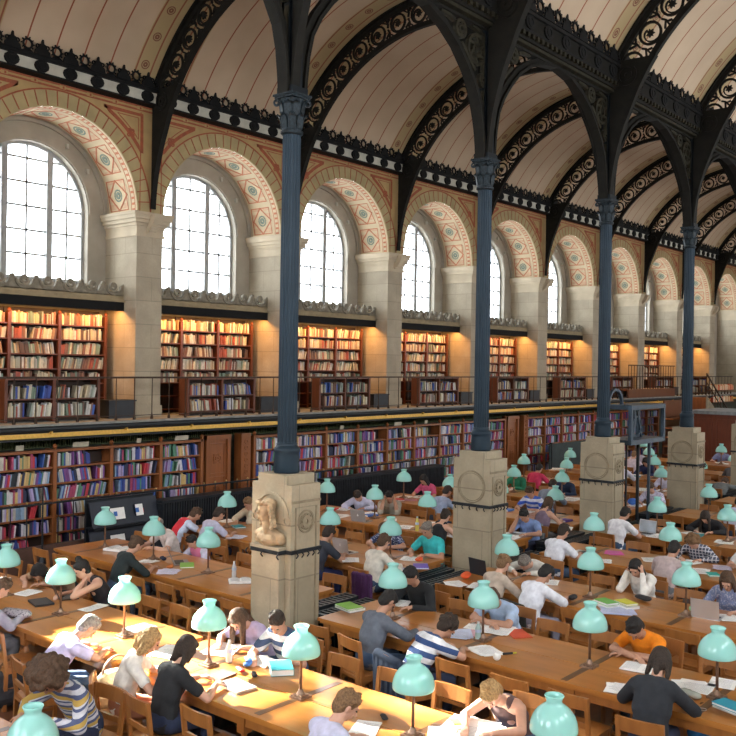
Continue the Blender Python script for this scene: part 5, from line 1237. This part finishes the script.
laptop(362, 521, 'grey open laptop with lid emblem before the pale lilac shirt', rz=pi+.1, body=C('laptop_grey2', (.34, .31, .30), .35), openang=105); paper(338, 516, 'spread of white papers right of the bust pedestal top', .34, .4, .3, n=4); paper(390, 520, 'white papers under the khaki shirt', .2, .3, .6, n=2); bottle(417, 531, 'yellow and clear bottle on the fourth row table', (.70, .62, .15), (.4, .55, .7), h=.26)
paper(404, 527, 'white papers left of the yellow bottle', .24, .34, .4, n=3); paper(432, 524, 'blue white papers right of the yellow bottle', .26, .36, .5, n=4); book(399, 500, 'red folder far back beside the pink top', rdd, .22, .30, .02, rz=.8); paper(411, 500, 'pink papers in the fifth row', .26, .3, .6, n=2, m=C('pink2', (.62, .22, .30)))
# far rows
laptop(644, 534, 'white laptop open before the fifth row white t-shirt', rz=pi-.1+pi, openang=100, logo=False); paper(655, 536, 'white papers right of the white laptop', .3, .4, .4, n=3)
paper(722, 568, 'pale lilac notebook in the fourth row at right', .22, .3, .3, n=4, m=C('lilac_white2', (.62, .58, .74))); book(713, 575, 'teal notebook in the fourth row at right', C('tealgreen', (.03, .42, .38)), .16, .22, .02, rz=.6); paper(724, 542, 'white papers at the right edge behind the checked shirt', .24, .34, .3, n=3)
paper(519, 534, 'white papers before the mid blue shirt', .26, .34, .3, n=3); paper(572, 499, 'white papers left of the third pedestal', .34, .44, .3, n=4); paper(548, 498, 'white sheets in the row behind the mint lamp', .3, .4, .3, n=3); paper(500, 492, 'white papers before the dark green jacket', .26, .3, .3, n=2); paper(557, 469, 'far white sheets at the end of a table', .3, .44, .3, n=3)
paper(565, 528, 'white sheet right of the plum top', .24, .34, .3); paper(690, 545, 'white sheets beside the fourth row lamp at right', .22, .3, .3, n=2); paper(648, 490, 'white papers behind the iron gate frame', .4, .5, .3, n=3); paper(630, 553, 'blue bag strap papers', .01, .01) if False else None
pouch(633, 505, 'bright blue bag behind the iron gate frame', C('bag_blue', (.04, .15, .55)), .30, .2, .14, nm='small_bag', cat='bag', seed=19)
for (r, sd, x, y, rz, lb) in OCC:                                # work sheets in front of the readers farther back
    if r < 4: continue
    sg = 1 if sd == 'n' else -1; rs = random.Random(int(x*10+y*100))
    for i in range(2):
        X = ROWX[r]-sg*(.36-.22*i); Y_ = y+rs.uniform(-.28, .28)*(1 if i else .5); h = 'R' if y < 7.73 else 'L'; s0, s1 = span(r, h)
        p = proj(X, max(s0+.2, min(s1-.2, Y_)), TZ)
        if not (0 < p[0] < 736): continue
        if i and rs.random() < .35:
            book(p[0], p[1], 'closed book on the table before the '+' '.join(lb.split()[:9]), rs.choice([blu, rdd, tea, pur, brn, grn]), .18, .26, .03, rs.uniform(-.5, .5))
        else: paper(p[0], p[1], '%s sheets before the ' % ('nearest', 'outer')[i]+' '.join(lb.split()[:11]), .26, .34, rs.uniform(-.5, .5), n=3)
# coats over chair backs
def jacket(occ_label, m, label, w=.46, drop=.42):
    o = next((q for q in OCC if occ_label in q[5]), None)
    if not o: return
    r, sd, x, y, rz, _ = o; b = MB(); n = 14; f = rt(rz)
    b.cap(f(-.265, -w*.42, .80), f(-.265, w*.42, .80), .045, .045)
    for i in range(n):
        v = -w/2+w*(i+.5)/n; a = .012*sin(i*2.1); b.cap(f(-.275+a*.4, v*.95, .80), f(-.285+a, v, .80-drop-.03*sin(i*1.3)), .026, .022, n=8)
    for q in (-1, 1): b.cap(f(-.27, q*w*.46, .78), f(-.25, q*w*.52, .38), .04, .03, n=8)
    o_ = link('jacket', remesh(b, .011, 2)); o_.data.materials.append(m); o_.location = (x, y, 0); tag(o_, label, 'jacket')
jacket('rolled sleeves, dark', cloth((.035, .037, .035)), 'dark grey jacket draped over the chair of the white shirt with rolled sleeves')
jacket('plum sleeveless', cloth((.20, .23, .23)), 'grey green coat over the chair of the plum top')
jacket('red shoulder panel', cloth((.025, .035, .05)), 'black padded jacket over the chair of the red shoulder panel shirt')
jacket('turquoise shirt', cloth((.30, .38, .40)), 'light grey coat behind the turquoise shirt') if False else None
jacket('blue and white striped polo', cloth((.02, .035, .07)), 'navy coat hanging low behind the blue striped polo shirt', .5, .5)
0 and jacket('white top and rust', cloth((.62, .60, .56), 'finestripes', (.10, .10, .12)), 'cream and dark striped scarf coat over the chair in the sun', .44, .5)
jacket('black vest top bare', cloth((.03, .035, .045)), 'black jacket over the chair beside the open brown laptop')
def hang(px, py, z, m, label, w=.3, drop=.4):
    p = at(px, py, z); b = MB()
    for i in range(9): v = -w/2+w*i/8; b.cap((p.x+.02*sin(i*2), p.y+v, p.z), (p.x+.03*sin(i*1.7), p.y+v*1.1, p.z-drop+.03*sin(i*3)), .035, .03, n=8)
    o_ = link('jacket', remesh(b, .011, 2)); o_.data.materials.append(m); tag(o_, label, 'jacket')
hang(362, 575, .80, cloth((.07, .02, .09)), 'dark purple jacket hanging on a chair near the cream cardigan')
# handbag on the floor by the front chairs
def bag(px, py, z, m, label, s=1., seed=3):
    rs = random.Random(seed); p = at(px, py, z); t = None; b = MB()
    b.cap((-.10*s, 0, .12*s), (.10*s, 0, .12*s), .12*s, .12*s, .95, 1, (0, 0, 1)); b.cap((-.08*s, 0, .24*s), (.08*s, 0, .24*s), .09*s, .09*s)
    for i in range(8): b.ell((rs.uniform(-.12, .12)*s, rs.uniform(-.06, .06)*s, rs.uniform(.1, .3)*s), (1, 0, 0), (0, 0, 1), (0, 1, 0), .06*s, .05*s, .06*s, 8, 6)
    o = link('handbag', remesh(b, .012, 2)); o.data.materials.append(m); o.location = (p.x, p.y, z); tag(o, label, 'bag')
    h = MB(); h.ring(0, .30*s, .12*s, .02, lambda u, v, w: (u, w, v), -.008, .008, 20, 0, pi); h.obj('handle', brn, o)
bag(116, 712, .34, cloth((.50, .36, .20)), 'tan shoulder bag hanging in the sun behind the rust skirt', 1.3); bag(222, 728, .0, cloth((.02, .022, .028)), 'black handbag by the chair of the black t-shirt', 1., 5); bag(701, 741, .42, cloth((.02, .16, .42)), 'blue bag hanging low at the bottom edge near the right corner', .8, 12); bag(10, 706, .0, cloth((.03, .03, .035)), 'black bag at the lower left corner', 1.2, 8); bag(140, 612, 0, cloth((.10, .05, .05)), 'dark red brown bag under the second row table', 1., 9)
# ------------------------------------------------------------------ radiators on the column line
rn = 0
for k in range(0, 4):
    for j, yy in enumerate((7.52, 7.88, 7.52, 7.88)):
        x0 = CX0+BAY*(k-1)+(.45 if j < 2 else 2.25); x1 = x0+(1.0 if j < 2 else 1.4)
        if not (seen(x0, yy, .7, 10) or seen(x1, yy, .7, 10)): continue
        rn += 1; t = empty('radiator', (x0, yy, 0)); tag(t, 'long black cast iron radiator on the column line, %s gap between pedestals, %s' % (ORD[k], ('near right', 'near left', 'far right', 'far left')[j]), 'radiator', 'cast iron radiators'); L = x1-x0
        b = MB(); b.box(0, -.11, .66, L, .11, .675); b.box(0, -.12, .67, L, -.10, .705); b.box(0, .10, .67, L, .12, .705); b.box(0, -.12, .67, .03, .12, .71); b.box(L-.03, -.12, .67, L, .12, .71)
        n = int(L/.085)
        for i in range(n): b.box(.05+i*.085, -.095, .675, .05+i*.085+.035, .095, .70)
        b.obj('top_grille', M('grille_iron', (.03, .038, .045), .35, .5), t)
        b = MB()
        for i in range(int(L/.06)):
            b.box(.01+i*.06, -.10, .08, .01+i*.06+.04, .10, .66); b.tube((.03+i*.06, -.10, .08), (.03+i*.06, -.10, .64), .018, n=6); 
        b.box(0, -.07, .12, L, .07, .6); b.obj('fins', m_rad, t)
        b = MB()
        for x in (.1, L-.15): b.box(x, -.08, 0, x+.05, .08, .10)
        b.obj('feet', m_rad, t)
# dark slatted radiator cover and display stand by the lower bookcases
t = empty('radiator_cover', (10.7, 14.05, 0)); tag(t, 'long dark slatted radiator cover in front of the lower bookcases, left', 'radiator cover')
b = MB(); b.box(0, 0, 1.04, 2.9, .34, 1.09); b.obj('top', m_dark, t)
b = MB()
for i in range(48): b.box(.01+.06*i, 0, .05, .045+.06*i, .03, 1.04)
b.box(0, .03, .02, 2.9, .3, 1.03); b.obj('slats', m_dark, t)
t = empty('radiator_cover', (15.3, 14.05, 0)); tag(t, 'long dark slatted radiator cover behind the middle rows, before the second pedestal', 'radiator cover')
b = MB(); b.box(0, 0, 1.04, 4.6, .34, 1.09); b.obj('top', m_dark, t)
b = MB()
for i in range(76): b.box(.01+.06*i, 0, .05, .045+.06*i, .03, 1.04)
b.box(0, .03, .02, 4.6, .3, 1.03); b.obj('slats', m_dark, t)
t = empty('notice_board', (25.5, 14.0, 0)); tag(t, 'grey green free standing board before the far bookcases', 'board'); b = MB(); b.box(0, 0, .35, 3.4, .05, 1.32); b.obj('panel', M('board_green', (.035, .05, .05), .7), t)
for x in (.05, 3.3): b = MB(); b.box(x, -.02, 0, x+.05, .07, 1.36); b.box(x, -.25, 0, x+.05, .3, .05); b.obj('post', m_dark, t)
t = empty('display_stand', (9.25, 13.95, 0)); tag(t, 'dark blue sloping display stand with notices left of the radiator cover', 'display stand')
b = MB(); b.box(0, .15, 0, 1.45, .45, .12); b.box(0, .40, 0, 1.45, .45, 1.22); b.obj('frame', m_dark, t)
for j, z in enumerate((.25, .74)):
    b = MB(); b.obox((.72, .26, z+.22), (.72, 0, 0), (0, .07, .22), (0, .012, -.004)); b.obj('sloping_board', M('stand_navy', (.008, .012, .025), .5), t)
    b = MB(); b.box(0, .12, z-.03, 1.45, .40, z); b.obj('ledge', m_dark, t)
for i, (x, z, w_) in enumerate(((9.78, .76, .15), (9.80, .27, .15), (10.25, .78, .08))):
    b = MB(); b.obox((x, 14.155+.06*0+.0, z+.19), (w_, 0, 0), (0, .030, .10), (0, .003, -.001), 0); b.obox((x-.05, 14.148, z+.19), (.035, 0, 0), (0, .012, .04), (0, .003, -.001), 1); b.obox((x+.06, 14.150, z+.17), (.03, 0, 0), (0, .012, .04), (0, .003, -.001), 2)
    tag(b.obj('notice', [m_paper, blu, rdd]), ('white notice with blue and red picture, upper tier of stand', 'white notice on the lower tier of the stand', 'narrow white leaflet on the upper tier of the stand')[i], 'notice')
# low iron railing in front of the lower bookcases
m_knob = M('knob_brass', (.55, .38, .16), .3, .7)
for k in range(5):
    x0 = 6.0+3.0*k; L = 3.0
    if not (seen(x0, 14.6, 1.2, 20) or seen(x0+L, 14.6, 1.2, 20)): continue
    t = empty('shelf_railing', (x0, 14.6, 0)); tag(t, 'low dark iron railing with brass knobs before the lower bookcases, %s section from left' % ORD[k], 'railing', 'low railings before the bookcases')
    b = MB(); b.box(0, -.02, 1.19, L, .02, 1.22); b.box(0, -.015, .92, L, .015, .94) if False else None; b.obj('handrail', m_dark, t)
    b = MB(); b.box(0, -.05, .42, L, .05, .48); b.box(0, -.02, 0, L, .02, .42); b.obj('kick_board', M('kick_brown', (.10, .05, .035), .5), t)
    for i in range(10):
        x = .15+.3*i; b = MB(); b.tube((x, 0, .48), (x, 0, 1.19), .010, n=6); o = b.obj('baluster', m_dark, t)
        b = MB(); b.ell((x, 0, 1.245), (1, 0, 0), (0, 0, 1), (0, 1, 0), .02, .024, .02, 10, 7); b.obj('brass_knob', m_knob, o, True)
t = empty('lamp_standard', (8.46, 14.45, 0)); tag(t, 'thin black iron standard with flared foot before the left bookcases', 'post'); b = MB(); b.lathe([(.11, 0), (.11, .05), (.08, .08), (.07, .20), (.05, .28), (.03, .34), (.02, .40)], n=16); b.obj('foot', m_dark, t, True); b = MB(); b.tube((0, 0, .38), (0, 0, 1.55), .015); b.obj('pole', m_dark, t)
# ------------------------------------------------------------------ iron gate frame beside the third pedestal
t = empty('iron_gate_frame', (16.75, 7.73, 0)); tag(t, 'tall blue grey steel gate frame with glazed box head beside the third pedestal', 'gate'); m_gate = M('gate_steel', (.05, .075, .105), .4, .5)
for x, w_ in ((0, .10), (.40, .03), (.95, .05), (1.5, .05)):
    b = MB(); b.box(x-w_/2, -w_/2, 0, x+w_/2, w_/2, 2.35); b.obj('post', m_dark if x < 1.4 else m_gate, t)
for z in (2.30, 2.98):
    b = MB(); b.box(-.06, -.30, z-.045, 1.58, .30, z+.045); b.obj('cross_beam', m_gate, t)
for x in (-.03, 1.54):
    for y in (-.27, .27): b = MB(); b.box(x-.035, y-.035, 2.3, x+.035, y+.035, 2.98); b.obj('corner_post', m_gate, t)
b = MB(); mp = lambda u, v, w: (.75+u, w, 2.62+v); b.ribbon([(-.1, -.28), (0, .1), (-.05, .3)], .07, mp, -.03, .03); b.ring(.1, -.05, .2, .03, mp, -.02, .02, 16); b.ribbon([(.35, -.28), (.1, .28)], .04, mp, -.02, .02); b.obj('pulley', m_gate, t)
b = MB(); mp = lambda u, v, w: (u, w, v); b.ring(-.15, 3.02, .30, .05, mp, -.03, .03, 14, 0, pi); b.obj('cable_arch', m_gate, t)
# ------------------------------------------------------------------ entrance booth, stairs and counters at the far right
t = empty('wooden_booth', (34, 10.2, 0)); tag(t, 'reddish panelled wooden booth with grey flat top behind the fourth pedestal', 'booth'); m_booth = wood_mat('booth_mahogany', (.15, .035, .012), .45, .2, (5, 5, 1))
b = MB(); b.box(0, 0, 0, 3, 2.6, 2.08); b.obj('body', m_booth, t)
b = MB(); b.box(-.10, -.10, 2.08, 3.1, 2.7, 2.20); b.obj('top_slab', M('slab_grey', (.22, .25, .27), .6), t)
for i in range(3):
    b = MB(); mp = lambda u, v, w: (-w, u, v); y0 = .12+.85*i; b.ribbon([(y0, .2), (y0+.68, .2), (y0+.68, 1.9), (y0, 1.9)], .06, mp, 0, .03, closed=True); b.obj('panel', m_booth, t)
t = empty('book_stand', (36.5, 13.6, 0)); tag(t, 'dark wooden stacked shelves with lit top beyond the iron gate frame', 'shelves')
for i in range(6): b = MB(); b.box(-2.2, 0, .35*i+.02, .6, .4, .35*i+.08); b.obj('shelf', m_case, t)
b = MB(); b.box(-2.2, .36, 0, .6, .4, 2.5); b.obj('back_panel', m_case2, t)
t = empty('staircase', (39.4, 14.2, 0)); tag(t, 'dark wooden staircase with rail climbing to the gallery at far right', 'staircase')
b = MB()
for i in range(14): b.box(-.30*i+.0, 0, 0, -.30*i+.32, .8, .18*(i+1)) if False else b.box(.30*(13-i), 0, 0, .30*(13-i)+.32, .8, .18*(i+1))
b.obj('steps', m_case, t)
b = MB(); b.bar((0, -.02, 3.55), (4.3, -.02, 1.0), .05); b.bar((0, -.02, 3.2), (4.3, -.02, .6), .03); b.obj('handrail', m_rail, t)
for i in range(12): b = MB(); b.bar((.36*i, -.02, 2.5-.2*i+.1), (.36*i, -.02, 3.5-.213*i), .02); b.obj('baluster', m_rail, t)
b = MB(); b.add([(0, -.03, 0), (4.3, -.03, 0), (4.3, -.03, .3), (0, -.03, 2.6), (0, .0, 0), (4.3, .0, 0), (4.3, .0, .3), (0, .0, 2.6)], [(0, 1, 2, 3), (7, 6, 5, 4), (0, 3, 7, 4), (3, 2, 6, 7)]); b.obj('stringer', M('stringer_beige', (.24, .20, .13), .7), t)
t = empty('raised_platform', (33.5, 15.05, GZ)); tag(t, 'railed dark wooden platform raised on the gallery beyond the third pedestal', 'platform')
b = MB(); b.box(0, 0, .30, 4.6, 1.0, .36); b.box(0, 0, 0, 4.6, .05, .30); b.obj('deck', m_case2, t); b = MB(); b.box(0, 0, 1.28, 4.6, .04, 1.32); b.obj('handrail', m_rail, t)
for i in range(18): b = MB(); b.box(.26*i, .01, .36, .26*i+.02, .03, 1.28); b.obj('baluster', m_rail, t)
for i, (x, z) in enumerate(((43.2, 2.75), (43.2, 2.2))):
    b = MB(); b.box(-1, 0, 0, 1.8, .3, .03); b.obj
    t = empty('far_book_rack', (x, 14.85, z)); tag(t, 'far lit rack of red books at the right edge, %s tier' % ('upper', 'lower')[i], 'shelves'); b.obj('shelf', m_case2, t)
    b = MB(); rs = random.Random(i); xx = -1
    while xx < 1.7:
        w_ = rs.uniform(.04, .08); b.col = rs.choice([(.6, .08, .03), (.65, .5, .3), (.5, .2, .05), (.7, .65, .5)]); b.box(xx, .02, .03, xx+w_, .2, .03+rs.uniform(.2, .28)); xx += w_
    tag(b.obj('book_row', m_bka, t), kind='stuff')
# ------------------------------------------------------------------ light
w = bpy.data.worlds.new('sky'); SC.world = w; w.use_nodes = True; bg = w.node_tree.nodes['Background']; bg.inputs[0].default_value = (.90, .95, 1, 1); bg.inputs[1].default_value = SKY
def portal(x, y, z, sx, sy, face):
    l = bpy.data.lights.new('window_portal', 'AREA'); l.shape = 'RECTANGLE'; l.size = sx; l.size_y = sy; l.cycles.is_portal = True
    o = bpy.data.objects.new('window_portal', l); COL.objects.link(o); o.location = (x, y, z); o.rotation_euler = (face*pi/2, 0, 0)
for y0, y1 in EW:
    l = bpy.data.lights.new('window_portal', 'AREA'); l.shape = 'RECTANGLE'; l.size = 5.6; l.size_y = 4.7; l.cycles.is_portal = True
    o = bpy.data.objects.new('window_portal', l); COL.objects.link(o); o.location = (XA-.22, (y0+y1)/2, 7.4); o.rotation_euler = (0, -pi/2, 0)
for k in range(-4, 10):
    cx = PX0+PW+BAY*k+(BAY-PW)/2
    portal(cx, 17.46, 6.75, 2.6, 2.8, -1)
    portal(cx, -.65-(RY-WY)-.25, 6.75, 2.6, 2.8, 1)
dr = V(SUND).normalized()
for i, (tx, tz, r_) in enumerate(((4.75, 6.02, .62), (5.2, 7.88, .36), (6.38, 7.22, .36))):  # narrow spot lamps added outside one window, standing in for separate sun shafts
    sp = bpy.data.lights.new('sun', 'SPOT'); so_ = bpy.data.objects.new('sun', sp); COL.objects.link(so_); so_.location = V((tx, 17.4, tz))-dr*30
    so_.rotation_euler = dr.to_track_quat('-Z', 'Y').to_euler(); sp.spot_size = 2*math.atan(r_/30); sp.spot_blend = .12; sp.energy = SPOT_E/9*(1 if i < 2 else .10); sp.color = (1, .93, .80); sp.shadow_soft_size = .4
SC.view_settings.view_transform = 'Standard'; SC.view_settings.look = 'None'; SC.view_settings.exposure = EXPO; SC.view_settings.gamma = 1
bpy.context.view_layer.update()
